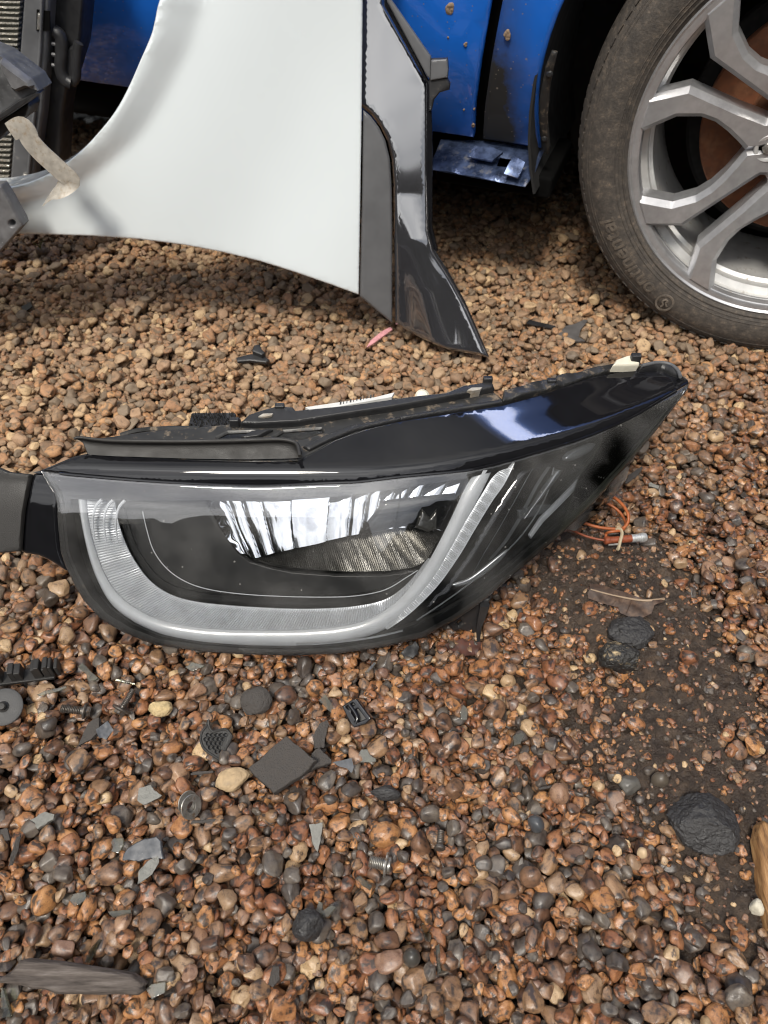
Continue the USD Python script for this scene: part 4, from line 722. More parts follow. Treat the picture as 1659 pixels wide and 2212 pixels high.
obj('seal_edge', tube(st, [0.0014, 0.0024, 0.0024, 0.0024, 0.0022], 8, 1), rubber_black, lamp, smooth=60)
def FLANGE(p, d=0.0): return -(p[:, 2] - (trim_z(p[:, 0], p[:, 1]) - 0.006 + 0.03 * (p[:, 1] - lens_y(p[:, 0], ZT))) + d)
fl_px = [(176, 950), (262, 938), (330, 928), (420, 922), (500, 914), (540, 902), (575, 892), (598, 884), (632, 886), (640, 892), (720, 884), (800, 872), (880, 862), (950, 856), (978, 848), (1010, 836), (1036, 826), (1062, 828), (1068, 846), (1088, 862), (1086, 876), (991, 891), (864, 911), (790, 928), (722, 952), (690, 972), (648, 992), (553, 998), (433, 996), (300, 990), (190, 984)]
win1 = [(468, 946), (492, 934), (545, 932), (568, 934), (556, 946), (520, 950)]; win2 = [(592, 944), (612, 932), (660, 928), (694, 926), (698, 932), (660, 944), (620, 950)]
fl_m = obj('rear_flange', plate(fl_px, on(FLANGE), back=0.004, step=10, bevel=0.002, bw=5, holes=[win1, win2]), plastic_dusty, lamp, smooth=40)
obj('flange_ridge', plate([(655, 968), (700, 944), (760, 922), (864, 902), (991, 880), (1080, 866), (1086, 874), (991, 889), (864, 910), (770, 932), (715, 953), (668, 976)], on(FLANGE), front=0.004, back=0.003, step=7, bevel=0.002, bw=3), plastic_black, fl_m, smooth=40)
obj('flange_rib', plate([(545, 935), (560, 932), (590, 932), (560, 948), (530, 952), (520, 948)], on(FLANGE), front=0.005, back=0.003, step=6, bevel=0.002, bw=3), plastic_black, fl_m)
obj('flange_step', plate([(540, 904), (575, 893), (600, 886), (634, 888), (640, 896), (760, 884), (900, 864), (960, 858), (1000, 842), (1060, 832), (1066, 848), (980, 866), (860, 888), (740, 906), (640, 922), (560, 926), (520, 924)], on(FLANGE), front=0.009, back=0.004, step=8, bevel=0.003, bw=4), plastic_black, fl_m, smooth=40)
for cx, cy in ((577, 912), (1022, 856)):
    obj('clip_slot', plate([(cx - 16, cy + 2), (cx - 6, cy - 4), (cx + 16, cy - 5), (cx + 12, cy), (cx - 4, cy + 3)], on(FLANGE), front=0.0115, back=0.002, step=4), clip_white if False else strap_metal, fl_m)
for cx, cy, hgt in ((606, 884, 0.012), (1052, 828, 0.014), (508, 912, 0.010), (510, 908, 0.006), (1190, 826, 0.010)):
    c = hit([(cx, cy + 8)], FLANGE)[0][0]
    obj('clip_tab', box(c[0] - 0.0055, c[0] + 0.0055, c[1] - 0.003, c[1] + 0.004, c[2], c[2] + hgt, 0.0015), plastic_black, fl_m)
# torn bracket edge towards the right end
obj('torn_flange', plate([(1084, 872), (1088, 846), (1130, 838), (1160, 828), (1196, 822), (1200, 816), (1250, 806), (1290, 795), (1330, 788), (1380, 782), (1384, 796), (1280, 814), (1196, 844), (1150, 856)], on(FLANGE), front=0.006, back=0.004, step=7, bevel=0.002, bw=3, disp=lambda q, p: 0.006 * (meshkit.noise(p * 70, 3) - 0.5)), plastic_dusty, lamp, smooth=35)
# lamp body behind the flange, label, pads, clips
def BODY(p, d=0.0): return -(p[:, 2] - (0.172 - 0.9 * np.maximum(np.abs(p[:, 0] + 0.02) - 0.20, 0) ** 1.6 - 0.06 * (p[:, 1] - 0.64)) + d)
body_px = [(252, 946), (268, 932), (300, 922), (370, 916), (430, 916), (500, 912), (570, 896), (640, 884), (700, 872), (780, 858), (850, 850), (905, 852), (990, 852), (1010, 860), (990, 884), (860, 905), (720, 945), (640, 985), (420, 985), (260, 960)]
obj('lamp_body', plate(body_px, on(BODY), back=0.09, step=10, bevel=0.012, bw=12), plastic_black, lamp, smooth=50)
obj('body_rib', tube(hit([(262, 940), (300, 930), (360, 926), (430, 926)], lambda p: BODY(p, -0.004))[0], 0.003, 6), plastic_dusty, lamp)
lab = obj('paper_label', plate([(660, 884), (742, 872), (812, 862), (852, 852), (846, 862), (790, 872), (724, 884), (676, 894)], on(lambda p: BODY(p, -0.0015)), front=0.003, back=0.001, step=6), sticker_white, lamp)
for k in range(11):
    x = 735 + k * 7.2; y = 872 - k * 1.55
    obj('printed_bar', plate([(x, y), (x + (1.4 if k % 3 else 3.2), y), (x + (0.6 if k % 3 else 2.2), y + 6.5), (x - 1, y + 6.5)], on(lambda p: BODY(p, -0.0015)), front=0.0034, back=0.0, step=3), ink_black, lab)
obj('round_clip', placed(revolve([(0, 0.0035), (0.006, 0.0030), (0.0085, 0.0), (0.0085, -0.004), (0, -0.004)], n=24), (0.0, -0.6, 0.8), hit([(912, 856)], lambda p: BODY(p, -0.012))[0][0]), clip_white, lamp)
pad_c = hit([(455, 916)], lambda p: BODY(p, -0.004))[0][0]
pad = obj('bristle_pad', box(pad_c[0] - 0.026, pad_c[0] + 0.026, pad_c[1] - 0.006, pad_c[1] + 0.022, pad_c[2] - 0.008, pad_c[2] - 0.001, 0.002), plastic_black, lamp)
bs = []
for _ in range(260):
    q = pad_c + np.array([rng.uniform(-0.024, 0.024), rng.uniform(-0.004, 0.02), -0.002]); bs.append(placed(trimesh.creation.cone(0.0007, 0.0055, sections=4), np.array([rng.normal(0, .25), rng.normal(0, .25), 1]), q))
obj('bristles', cat(*bs), rubber_black, pad, smooth=False, kind='stuff')
# right end: pale clip and rounded cap; film tab; support leg; bracket end at the left
obj('end_cap', plate(spline([(1384, 798), (1388, 786), (1420, 782), (1448, 786), (1466, 800), (1470, 812), (1452, 806), (1428, 796)], 4), on(lambda p: TRIM(p, -0.004)), front=0.004, back=0.016, step=5, bevel=0.006, bw=7), plastic_black, lamp, smooth=60)
obj('cap_edge', tube(hit([(1386, 790), (1420, 783), (1448, 787), (1464, 800), (1470, 814)], lambda p: TRIM(p, -0.008))[0], 0.0022, 8), plastic_frame, lamp, smooth=60)
obj('pale_clip', plate([(1320, 796), (1328, 783), (1352, 774), (1376, 772), (1380, 780), (1378, 794), (1350, 796)], on(lambda p: TRIM(p, -0.006)), front=0.006, back=0.006, step=4, bevel=0.003, bw=3), clip_white, lamp, smooth=40, label='translucent pale plastic clip')
cc = hit([(1370, 788)], lambda p: TRIM(p, -0.006))[0][0]
obj('clip_tab', box(cc[0] - 0.006, cc[0] + 0.006, cc[1] - 0.002, cc[1] + 0.006, cc[2], cc[2] + 0.014, 0.0015), plastic_black, lamp)
obj('film_tab', plate([(1220, 1142), (1258, 1104), (1300, 1060), (1330, 1026), (1352, 1006), (1360, 1010), (1352, 1034), (1330, 1068), (1296, 1104), (1262, 1130), (1240, 1146)], on(lambda p: p[:, 1] - (0.610 + 0.72 * (p[:, 0] - 0.235) + 0.30 * (p[:, 2] - 0.09))), back=0.001, step=6, disp=lambda q, p: 0.003 * (meshkit.noise(p * 22, 6) - 0.5)), film_clear, lamp, smooth=60, label='clear crumpled plastic film tab')
lg = np.array(ground_at(1012, 1378, 0.0))
leg_f = lambda p: p[:, 1] - (lg[1] + 0.012 + 0.15 * (p[:, 2] - 0.0))
legm = cat(plate([(968, 1352), (1000, 1326), (1044, 1296), (1060, 1296), (1040, 1350), (1038, 1366), (1044, 1388), (1022, 1388), (1014, 1368), (996, 1362), (980, 1366)], on(leg_f), back=0.006, step=6, bevel=0.002, bw=4, holes=[[(984, 1348), (994, 1340), (1000, 1346), (990, 1354)]]), plate([(1036, 1300), (1056, 1300), (1038, 1348), (1034, 1386), (1028, 1386), (1028, 1346)], on(leg_f), front=0.008, back=0.003, step=6))
obj('support_leg', legm, plastic_black, lamp)
obj('black_side_trim', plate(spline([(70, 1023), (100, 1020), (120, 1050), (127, 1080), (124, 1130), (130, 1190), (146, 1236), (110, 1216), (80, 1202), (42, 1192), (40, 1150), (48, 1100), (60, 1050)], 3), on(deep(0.011)), back=0.010, step=7, bevel=0.004, bw=8), gloss_black, lamp, smooth=60)
obj('grey_end_piece', plate([(-60, 985), (0, 1010), (20, 1019), (66, 1024), (58, 1060), (50, 1105), (46, 1150), (43, 1192), (0, 1196), (-60, 1190)], on(lambda p: LENS(p, 0.002) + 0.10 * np.maximum(-0.385 - p[:, 0], 0)), back=0.006, step=8, bevel=0.003, bw=4, disp=lambda q, p: 0.004 * np.clip((1040 - q[:, 1]) / 30, 0, 1)), rubber_black, lamp, smooth=50)
obj('trim_end_top', plate([(70, 1022), (88, 1016), (120, 1003), (160, 986), (190, 980), (196, 990), (170, 1024), (130, 1022)], on(lambda p: TRIM(p, 0.003)), back=0.004, step=6), gloss_black, lamp, smooth=60)
obj('lower_housing', box(-0.27, 0.02, 0.50, 0.60, 0.006, 0.05, 0.008), plastic_black, lamp)
# ------------------------------------------------------------------ things lying on the gravel
def lie(px, py, lift=0.0):
    """The point on top of the pebbles that is seen at a place of the photo."""
    g = ground_at(px, py, 0.004)
    z = top_at(g[0], g[1], 0.008)
    return np.array(ground_at(px, py, z + lift))
def flat(poly, n=(0, 0, 1), lift=0.001, thick=0.003, mat_=None, name='shard', label='', cat_='shard', group=None, rough=0.0, bevel=0.0, bw=0.0, step=None, smooth=25, sm=0, disp=None, parent=None, clear=0.010):
    poly = np.asarray(poly, float); c = poly.mean(0); p0 = lie(*c, lift); n = np.asarray(n, float); n = n / np.linalg.norm(n)
    lim = p0 + 0
    if parent is None: KEEP_OUT.append((p0[0], p0[1], 0.42 * per_px(*c) * np.ptp(poly, axis=0).min(), p0[2] - 0.001))
    F = lambda p: -((p - p0) @ n)
    if sm: poly = spline(poly, sm)
    px = per_px(*c)
    if name in ('slate_tile', 'glass_shard', 'sliver', 'metal_scrap'):     # chipped edges
        span = np.ptp(poly, axis=0).max(); poly = resample(poly, span / 9)
        poly = poly + 0.05 * span * np.stack([meshkit.noise(np.stack([poly[:, 0] / span * 9, poly[:, 1] / span * 9, 0 * poly[:, 0] + k], 1), 17) - 0.5 for k in (c[0], c[1] + 31)], 1)
    d = disp if disp is not None else ((lambda q, p: rough * (meshkit.fbm(p * 140, 3, 11) - 0.5)) if rough else None)
    return obj(name, plate(poly, on(F, 0.2, 2.5), back=thick, step=step or max(2.5, np.ptp(poly, axis=0).max() / 14), bevel=bevel, bw=bw, disp=d), mat_, parent, smooth=smooth, label=label if parent is None else None, cat=cat_ if parent is None else None, group=group)
def rock(px, py, rx, ry, hgt, mat_, label, cat_='stone', seed=1, sub=4, rot=0.0, rough=0.35, name='stone', flatten=0.6, sink=0.35, light_=None):
    c = lie(px, py); k = per_px(px, py)
    m = trimesh.creation.icosphere(sub, 1.0); v = np.array(m.vertices); n = v.copy(); r = np.random.default_rng(seed)
    for _ in range(7):
        d = r.normal(size=3); d /= np.linalg.norm(d); h = r.uniform(0.62, 0.88); q = v @ d; v = v - d * np.maximum(q - h, 0)[:, None] * flatten
    v *= (1 + rough * (meshkit.fbm(n * 1.6 + 3, 4, seed) - 0.5) + 0.35 * rough * (meshkit.fbm(n * 7 + 9, 3, seed + 5) - 0.5))[:, None]
    m.vertices = v / np.abs(v).max(0); o = c + np.array([0, 0, hgt * (1 - 2 * sink)]); ca, sa = math.cos(rot), math.sin(rot)
    M = np.diag([rx * k, ry * k, hgt, 1.0]) @ np.array([[ca, sa, 0, 0], [-sa, ca, 0, 0], [0, 0, 1, 0], [*o, 1.0]])
    KEEP_OUT.append((c[0], c[1], min(rx, ry) * k * 0.9, c[2] - 0.004))
    p_ = obj(name, m, mat_, smooth=60, label=label, cat=cat_); UsdGeom.Xformable(p_).AddTransformOp().Set(Gf.Matrix4d(*M.ravel().tolist())); return p_
C1 = lambda *p: [(x / 3, 1350 + y / 3) for x, y in p]          # enlargements of the photo that outlines were read from
C2 = lambda *p: [(486 + x / 3, 1350 + y / 3) for x, y in p]
C4 = lambda *p: [(1106 + x / 3, 1458 + y / 3) for x, y in p]
C5 = lambda *p: [(x / 3, 1728 + y / 3) for x, y in p]
C6 = lambda *p: [(553 + x / 3, 1728 + y / 3) for x, y in p]
CM = lambda *p: [(1106 + x / 3, 972 + y / 3) for x, y in p]
# black toothed strip, disc with a nub
st_ = thing('toothed_strip', 'short black ribbed plastic strip at the left edge, above the round black disc', 'plastic clip')
q0, q1 = lie(-8, 1474, 0.003), lie(121, 1458, 0.003); ax = (q1 - q0) / np.linalg.norm(q1 - q0); bx = np.cross([0, 0, 1.0], ax)
def local(m, o, x, y, z=np.array([0, 0, 1.0])):
    M = np.eye(4); M[:3, 0], M[:3, 1], M[:3, 2], M[:3, 3] = x, y, z, o; m = m.copy(); m.apply_transform(M); return m
L_ = np.linalg.norm(q1 - q0)
obj('base', local(box(-0.02, L_, -0.006, 0.010, 0, 0.004, 0.001), q0, ax, bx), rubber_black, st_)
for x0, w_, h_ in ((0.006, 0.005, 0.015), (0.020, 0.006, 0.017), (0.026, 0.007, 0.015), (0.043, 0.005, 0.018), (0.047, 0.006, 0.020), (0.053, 0.004, 0.016), (0.060, 0.004, 0.019), (0.066, 0.004, 0.017), (L_ - 0.005, 0.005, 0.021)):
    obj('tooth', local(box(x0 - w_ / 2, x0 + w_ / 2, -0.004, 0.010, 0.003, 0.003 + h_, 0.0012), q0, ax, bx), rubber_black, st_)
KEEP_OUT.append((*(q0 + ax * 0.03)[:2], 0.02, q0[2] - 0.001)); KEEP_OUT.append((*(q0 + ax * 0.055)[:2], 0.018, q0[2] - 0.001))
dc = lie(8, 1527, 0.004); dn = np.array([0.12, -0.38, 0.92])
dsk = thing('rubber_disc', 'round flat black rubber disc with a nub in its centre, at the left edge', 'washer')
obj('disc', revolve([(0, 0.0012), (0.013, 0.0012), (0.0185, 0.0004), (0.0195, -0.0006), (0.0190, -0.0022), (0, -0.0018)], dn, dc, 48), simple('rubber_grey', (0.055, 0.055, 0.056), 0.6, vary=0.2, scale=200, bump=0.3, bscale=800), dsk, smooth=40)
obj('nub', revolve([(0, 0.008), (0.0032, 0.0075), (0.0042, 0.006), (0.0036, 0.003), (0.006, 0.0015), (0.006, 0.0), (0, 0.0)], dn, dc, 20), rubber_black, dsk, smooth=40)
KEEP_OUT.append((dc[0], dc[1] + 0.004, 0.019, dc[2] - 0.006))
# screws and bolts
def bolt(label, head, tip, r, hr, hl, flange=0.0, mat_=steel_dark, hlift=0.004, tlift=0.002, cat_='bolt', hexa=True, cut=0.0):
    a, b = lie(*head, hlift), lie(*tip, tlift); d = b - a; L = np.linalg.norm(d); d = d / L
    t = thing('bolt', label, cat_)
    prof = [(0, 0)]; z = 0.0; n = int(L * 0.8 / 0.0016)
    prof = [(0, 0.0), (r * 0.9, 0.0), (r * 0.9, L * 0.18)]
    for k in range(n):
        z0 = L * 0.18 + k * L * 0.80 / n; s = L * 0.80 / n; prof += [(r * 0.84, z0 + s * 0.1), (r, z0 + s * 0.5), (r * 0.84, z0 + s * 0.9)]
    prof += [(r * 0.6, L), (0, L)]
    obj('shank', revolve(prof, d, a, 20), mat_, t, smooth=20)
    obj('head', revolve([(0, -hl), (hr * 0.86, -hl), (hr, -hl * 0.75), (hr, 0), (0, 0)], d, a, 6 if hexa else 28), mat_, t, smooth=20)
    if flange: obj('flange', revolve([(0, -0.0006), (flange * 0.9, -0.001), (flange, 0.0002), (flange * 0.96, 0.0016), (0, 0.0022)], d, a, 34), mat_, t, smooth=30)
    m = (a + b) / 2; KEEP_OUT.append((m[0], m[1], 0.008, min(a[2], b[2]) - r)); KEEP_OUT.append((a[0], a[1], 0.009, a[2] - hr)); KEEP_OUT.append((b[0], b[1], 0.008, b[2] - r)); KEEP_OUT.append((*(a - d * 0.01)[:2], 0.009, a[2] - hr))
    return t
bolt('rusty threaded bolt lying on its side, right of the round black disc', (184, 1536), (131, 1530), 0.0046, 0.0058, 0.006, 0.0085, steel_dark, 0.009, 0.007)
bolt('bolt with a wide washer standing head down in the pebbles, thread pointing up', (262, 1533), (288, 1489), 0.0034, 0.0068, 0.005, 0.0108, steel_dark, 0.007, 0.016)
bolt('large silver bolt with a wide round head, in the pebbles of the lower middle', (835, 1868), (797, 1860), 0.0058, 0.0075, 0.004, 0.0112, steel_worn, 0.010, 0.007, hexa=False)
bolt('small worn screw standing between pebbles, right of the large silver bolt', (950, 1828), (953, 1794), 0.0034, 0.0050, 0.003, 0.0, steel_dark, 0.008, 0.008, 'screw', False)
# coins / washers
cn = lie(413, 1743, 0.005); wd = np.array([0.75, -0.35, 0.55])
w1 = obj('washer', cat(revolve([(0.0052, 0.0008), (0.0112, 0.0008), (0.0118, 0), (0.0112, -0.0008), (0.0052, -0.0008), (0.0052, 0.0008)], wd, cn, 36), revolve([(0.0055, 0.0030), (0.0108, 0.0030), (0.0112, 0.0022), (0.0055, 0.0022), (0.0055, 0.0030)], wd, cn + np.array([-0.005, 0.004, 0.001]), 36)), steel_worn, smooth=30, label='pair of dull metal rings tilted on edge between pebbles', cat='ring')
KEEP_OUT.append((cn[0], cn[1], 0.010, cn[2] - 0.008))
# honeycomb piece
hp = C1((1308, 690), (1340, 650), (1350, 612), (1356, 660), (1380, 690), (1420, 682), (1462, 676), (1490, 700), (1500, 730), (1470, 790), (1432, 868), (1380, 846), (1320, 800), (1300, 740))
hx = []
PH = Polygon(hp)
for r_ in range(8):
    for c_ in range(8):
        x, y = PH.bounds[0] + 6 + c_ * 9.6 + (r_ % 2) * 4.8, PH.bounds[1] + 16 + r_ * 9.0
        if PH.buffer(-6.2).contains(Point(x, y)): hx.append([(x + 4.3 * math.cos(t), y + 4.3 * math.sin(t)) for t in np.linspace(0, 2 * np.pi, 6, endpoint=False) + 0.5])
hc = np.mean(hp, axis=0); hp0 = lie(*hc, 0.008); hn = np.array([0.25, -0.35, 0.9]); hn /= np.linalg.norm(hn)
hF = lambda p: -((p - hp0) @ hn)
hob = thing('honeycomb_clip', 'small black plastic shield shape with honeycomb holes, in the gravel left of the slate squares', 'plastic clip')
obj('honeycomb', plate(hp, on(hF, 0.2, 2.5), back=0.007, step=3.5, holes=hx, bevel=0.0006, bw=0.8), rubber_black, hob, smooth=25)
obj('rim', tube(np.vstack([hit(hp, hF, 0.2, 2.5)[0], hit(hp[:1], hF, 0.2, 2.5)[0]]), 0.0013, 8, 3), rubber_black, hob)
obj('backing', plate(hp, on(lambda p: hF(p) - 0.0045, 0.2, 2.5), back=0.002, step=5), plastic_black, hob)
KEEP_OUT.append((hp0[0], hp0[1], 0.016, hp0[2] - 0.008))
# slates
flat(C2((145, 930), (395, 718), (440, 760), (590, 880), (520, 950), (318, 1090), (250, 1030)), (-0.06, -0.10, 1), 0.010, 0.007, slate, 'slate_tile', 'flat square dark brown slate piece, the largest flake in the foreground', 'slate', rough=0.0022, bevel=0.0012, bw=2)
flat(C2((520, 960), (560, 830), (610, 790), (690, 870), (690, 890), (600, 920)), (0.1, -0.1, 1), 0.005, 0.005, slate, 'slate_tile', 'dark slate flake half under the right corner of the square slate', 'slate', rough=0.003, bevel=0.001, bw=2)
flat(C2((580, 800), (572, 720), (610, 640), (660, 612), (672, 640), (650, 720), (640, 800)), (0.2, -0.2, 1), 0.006, 0.004, slate, 'slate_tile', 'narrow dark slate sliver pointing away, behind the square slate', 'slate', rough=0.003)
rock(555, 1517, 34, 33, 0.010, slate, 'angular dark brown stone under the lens, above the square slate', 'stone', 21, 4, 0.3, 0.3)
flat(C1((505, 785), (560, 650), (600, 610), (640, 600), (640, 690), (590, 740)), (-0.2, -0.25, 1), 0.008, 0.005, slate, 'slate_tile', 'dark triangular stone flake below the rusty bolt', 'stone', rough=0.003)
flat(C1((620, 680), (700, 620), (735, 680), (690, 740), (640, 730)), (0.3, -0.4, 1), 0.006, 0.004, slate_blue, 'slate_tile', 'bluish grey slate chip right of the dark triangular flake', 'slate', rough=0.002)
flat(C5((785, 390), (825, 310), (930, 255), (1010, 235), (1040, 270), (1065, 385), (980, 380), (900, 400)), (-0.05, -0.30, 1), 0.007, 0.005, slate_blue, 'slate_tile', 'smooth blue grey slate piece with a pale fleck, lower left', 'slate', rough=0.0012, bevel=0.0008, bw=2)
flat(C1((890, 1140), (900, 1060), (975, 1035), (1000, 1070), (1050, 1105), (1010, 1130), (930, 1165)), (0.1, -0.3, 1), 0.008, 0.004, slate_pale, 'slate_tile', 'pale grey stone flake with an angular edge, left of the metal rings', 'stone flake', rough=0.002)
flat(C5((198, 130), (290, 75), (350, 95), (345, 125), (240, 190)), (-0.15, -0.2, 1), 0.008, 0.004, slate_pale, 'slate_tile', 'pale flat stone chip near the left edge below the dark pebbles', 'stone flake', rough=0.002)
flat(C5((890, 545), (900, 460), (960, 395), (1025, 362), (1030, 400), (990, 480), (930, 520)), (0.2, -0.2, 1), 0.008, 0.004, slate_pale, 'slate_tile', 'pale mottled stone splinter under the blue grey slate', 'stone flake', rough=0.003)
flat(C6((345, 160), (430, 148), (418, 260), (398, 340), (375, 300)), (0.1, -0.4, 1), 0.009, 0.003, slate_pale, 'slate_tile', 'pale pointed triangular sliver hanging between pebbles', 'stone flake', rough=0.001)
rock(665, 2000, 36, 32, 0.012, tar, 'rough black coal-like lump near the bottom, left of centre', 'stone', 33, 4, 0.2, 0.4)
rock(832, 1715, 34, 17, 0.008, tar, 'black crumbly lump right of the square slate', 'stone', 35, 4, -0.1, 0.4)
rock(502, 1686, 39, 27, 0.009, simple('stone_sand', (0.40, 0.29, 0.17), 0.7, vary=0.25, scale=120, bump=0.4, bscale=500), 'largest sandy pale stone, just left of the square slate', 'stone', 41, 4, 0.2, 0.25)
rock(348, 1533, 27, 20, 0.009, simple('stone_cream', (0.42, 0.32, 0.17), 0.7, vary=0.35, scale=160, bump=0.5, bscale=500), 'pale yellow stone right of the bolt with the washer', 'stone', 42, 4, 0.1, 0.3)
rock(741, 1573, 17, 19, 0.009, LOOKS['tan'][0], 'pale cream pebble left of the wet black clip', 'stone', 43, 3, 0.1, 0.2)
rock(145, 1377, 19, 21, 0.011, LOOKS['tan'][0], 'squarish pale buff stone left of the lens, among brown pebbles', 'stone', 44, 3, 0.4, 0.25)
rock(889, 2071, 19, 18, 0.011, simple('stone_ball', (0.05, 0.047, 0.042), 0.3, vary=0.08), 'smooth round dark grey pebble near the bottom', 'stone', 45, 4, 0, 0.06, flatten=0.1)
rock(681, 1491, 20, 19, 0.012, LOOKS['rust'][0], 'smooth round bright orange pebble under the lens', 'stone', 46, 4, 0, 0.08, flatten=0.2)
rock(832, 1806, 35, 26, 0.013, LOOKS['rust'][0], 'large glossy rust orange pebble above the silver bolt', 'stone', 47, 4, 0.3, 0.2, flatten=0.4)
rock(1356, 1697, 25, 22, 0.010, simple('stone_ash', (0.10, 0.095, 0.085), 0.45, vary=0.25, scale=150), 'triangular ash grey stone in the mud', 'stone', 48, 4, 0.3, 0.2)
rock(1424, 1687, 19, 16, 0.010, simple('stone_olive', (0.085, 0.070, 0.054), 0.35, vary=0.15, scale=150), 'smooth oval olive brown pebble right of the ash grey stone', 'stone', 49, 4, 0.1, 0.1, flatten=0.2)
rock(1386, 1844, 11.5, 11.5, 0.007, simple('stone_disc', (0.50, 0.37, 0.23), 0.6, vary=0.1), 'small round flat cream pebble in the mud left of the black boulder', 'stone', 50, 3, 0, 0.1)
rock(1631, 1962, 15, 17, 0.010, simple('stone_chalk', (0.56, 0.52, 0.42), 0.7, vary=0.15, scale=200, bump=0.4, bscale=500), 'chalky white stone at the right edge', 'stone', 51, 3, 0, 0.3)
rock(1157, 1782, 17, 19, 0.009, simple('stone_blue', (0.06, 0.064, 0.07), 0.3, vary=0.15), 'smooth blue grey oval pebble on the right', 'stone', 52, 4, 0.7, 0.1, flatten=0.2)
rock(1145, 1897, 24, 21, 0.012, LOOKS['brown'][0], 'round fawn brown pebble, larger than those around it, lower right', 'stone', 53, 4, 0, 0.12, flatten=0.2)
rock(1207, 1718, 21, 22, 0.011, LOOKS['pink'][0], 'smooth russet brown pebble left of the olive pebble', 'stone', 54, 4, 0.4, 0.12, flatten=0.2)
rock(1487, 1423, 20, 15, 0.009, LOOKS['rust'][0], 'wet amber pebble alone in the mud right of the pale-spotted lump', 'stone', 55, 4, -0.3, 0.12, flatten=0.2)
# black lumps and boulder
rock(1519, 1782, 82, 66, 0.019, tar, 'big black tarry boulder at the lower right', 'boulder', 61, 6, -0.35, 0.36, name='boulder', flatten=0.8)
rock(1359, 1372, 54, 42, 0.015, tar, 'black lumpy clod just below the dead leaf', 'clod', 62, 5, 0.1, 0.5, name='clod')
rock(1338, 1424, 47, 37, 0.019, tar_pale, 'black lump with pale sandy spots, below the other clod', 'clod', 63, 5, 0.1, 0.4, name='clod')
# dead leaf
lp = CM((505, 866), (560, 872), (720, 918), (870, 972), (940, 972), (985, 966), (975, 985), (925, 1002), (905, 1058), (840, 1090), (760, 1082), (700, 1056), (690, 1020), (620, 1004), (560, 984), (494, 962), (490, 930), (506, 898))
lc = lie(1345, 1297, 0.010); lf = thing('dead_leaf', 'crumpled brown dead leaf lying on the mud right of the headlight', 'leaf')
def LF(p): return -(p[:, 2] - lc[2] - 0.20 * (p[:, 1] - lc[1]) - 0.013 * np.sin((p[:, 0] - lc[0]) * 62 + (p[:, 1] - lc[1]) * 60) - 0.004 * (meshkit.noise(p * 110, 5) - 0.5) - 0.25 * np.abs(p[:, 1] - lc[1] - 0.15 * (lc[0] - p[:, 0])))
obj('blade', plate(lp, on(LF, 0.2, 2.5), back=0.0006, step=4), leaf_brown, lf, smooth=60)
mid = CM((510, 905), (620, 935), (760, 965), (870, 978), (985, 968))
obj('midrib', tube(hit(mid, LF, 0.2, 2.5)[0] + np.array([0, 0, 0.0006]), [0.0008, 0.0012, 0.0018], 6, 4), simple('leaf_stalk', (0.30, 0.22, 0.15), 0.6), lf)
for a_, b_ in (((600, 930), (560, 975)), ((690, 952), (650, 1005)), ((780, 968), (740, 1060)), ((640, 942), (700, 922)), ((740, 962), (800, 950))):
    obj('vein', tube(hit(CM(a_, b_), LF, 0.2, 2.5)[0] + np.array([0, 0, 0.0003]), [0.0007, 0.0003], 5, 1), leaf_brown, lf)
KEEP_OUT.append((lc[0], lc[1], 0.028, lc[2] - 0.008)); KEEP_OUT.append((lc[0] + 0.02, lc[1], 0.02, lc[2] - 0.008)); KEEP_OUT.append((lc[0] - 0.03, lc[1] + 0.005, 0.02, lc[2] - 0.008))
# orange wire with its rusty connector
wr = thing('wire_connector', 'looped orange wire with a rusty barrel connector, on the mud right of the headlight', 'wire')
def wp(pts, z): return np.array([ground_at(x, y, zz) for (x, y), zz in zip(CM(*pts), z)])
obj('wire', tube(wp([(380, 440), (490, 480), (560, 500), (640, 510), (710, 512), (750, 470), (752, 420), (720, 360), (655, 305), (560, 280)], [0.010, 0.008, 0.007, 0.010, 0.014, 0.022, 0.028, 0.030, 0.030, 0.03]), 0.0021, 8), wire_orange, wr, smooth=60)
obj('wire', tube(wp([(540, 330), (620, 348), (690, 395), (730, 450), (736, 490), (712, 520), (640, 530), (610, 545), (612, 580)], [0.018, 0.016, 0.013, 0.010, 0.010, 0.016, 0.016, 0.010, 0.008]), 0.0019, 8), wire_orange, wr, smooth=60)
obj('wire', tube(wp([(340, 500), (400, 525), (470, 555), (540, 575), (600, 585)], [0.004, 0.006, 0.007, 0.007, 0.008]), 0.0016, 8), rust_red, wr, smooth=60)
b0, b1 = wp([(598, 587), (862, 566)], [0.0085, 0.0085]); bd = b1 - b0; bl = np.linalg.norm(bd)
obj('barrel', revolve([(0, 0), (0.0042, 0.0), (0.0052, 0.001), (0.0052, bl * 0.12), (0.0044, bl * 0.14), (0.0044, bl * 0.42), (0.0050, bl * 0.43), (0.0050, bl * 0.68), (0, bl * 0.68)], bd, b0, 24), rust_red, wr, smooth=30)
obj('ferrule', revolve([(0, bl * 0.66), (0.0052, bl * 0.66), (0.0054, bl * 0.86), (0.0062, bl * 0.87), (0.0066, bl * 0.95), (0.0055, bl * 1.02), (0, bl * 1.03)], bd, b0, 24), simple('zinc', (0.55, 0.56, 0.56), 0.35, metal=0.6, vary=0.15, scale=300), wr, smooth=30)
obj('clamp_strap', tube(wp([(672, 520), (700, 512), (714, 540), (702, 590), (690, 640), (682, 640)], [0.016, 0.018, 0.017, 0.013, 0.006, 0.004]), 0.0021, 6), simple('strap_straw', (0.40, 0.33, 0.22), 0.6, vary=0.2, scale=300), wr, smooth=50)
for y in (540, 612):
    obj('pin', tube(wp([(625, y + 4), (690, y - 2)], [0.009, 0.010]), 0.0013, 8, 1), steel_worn, wr)
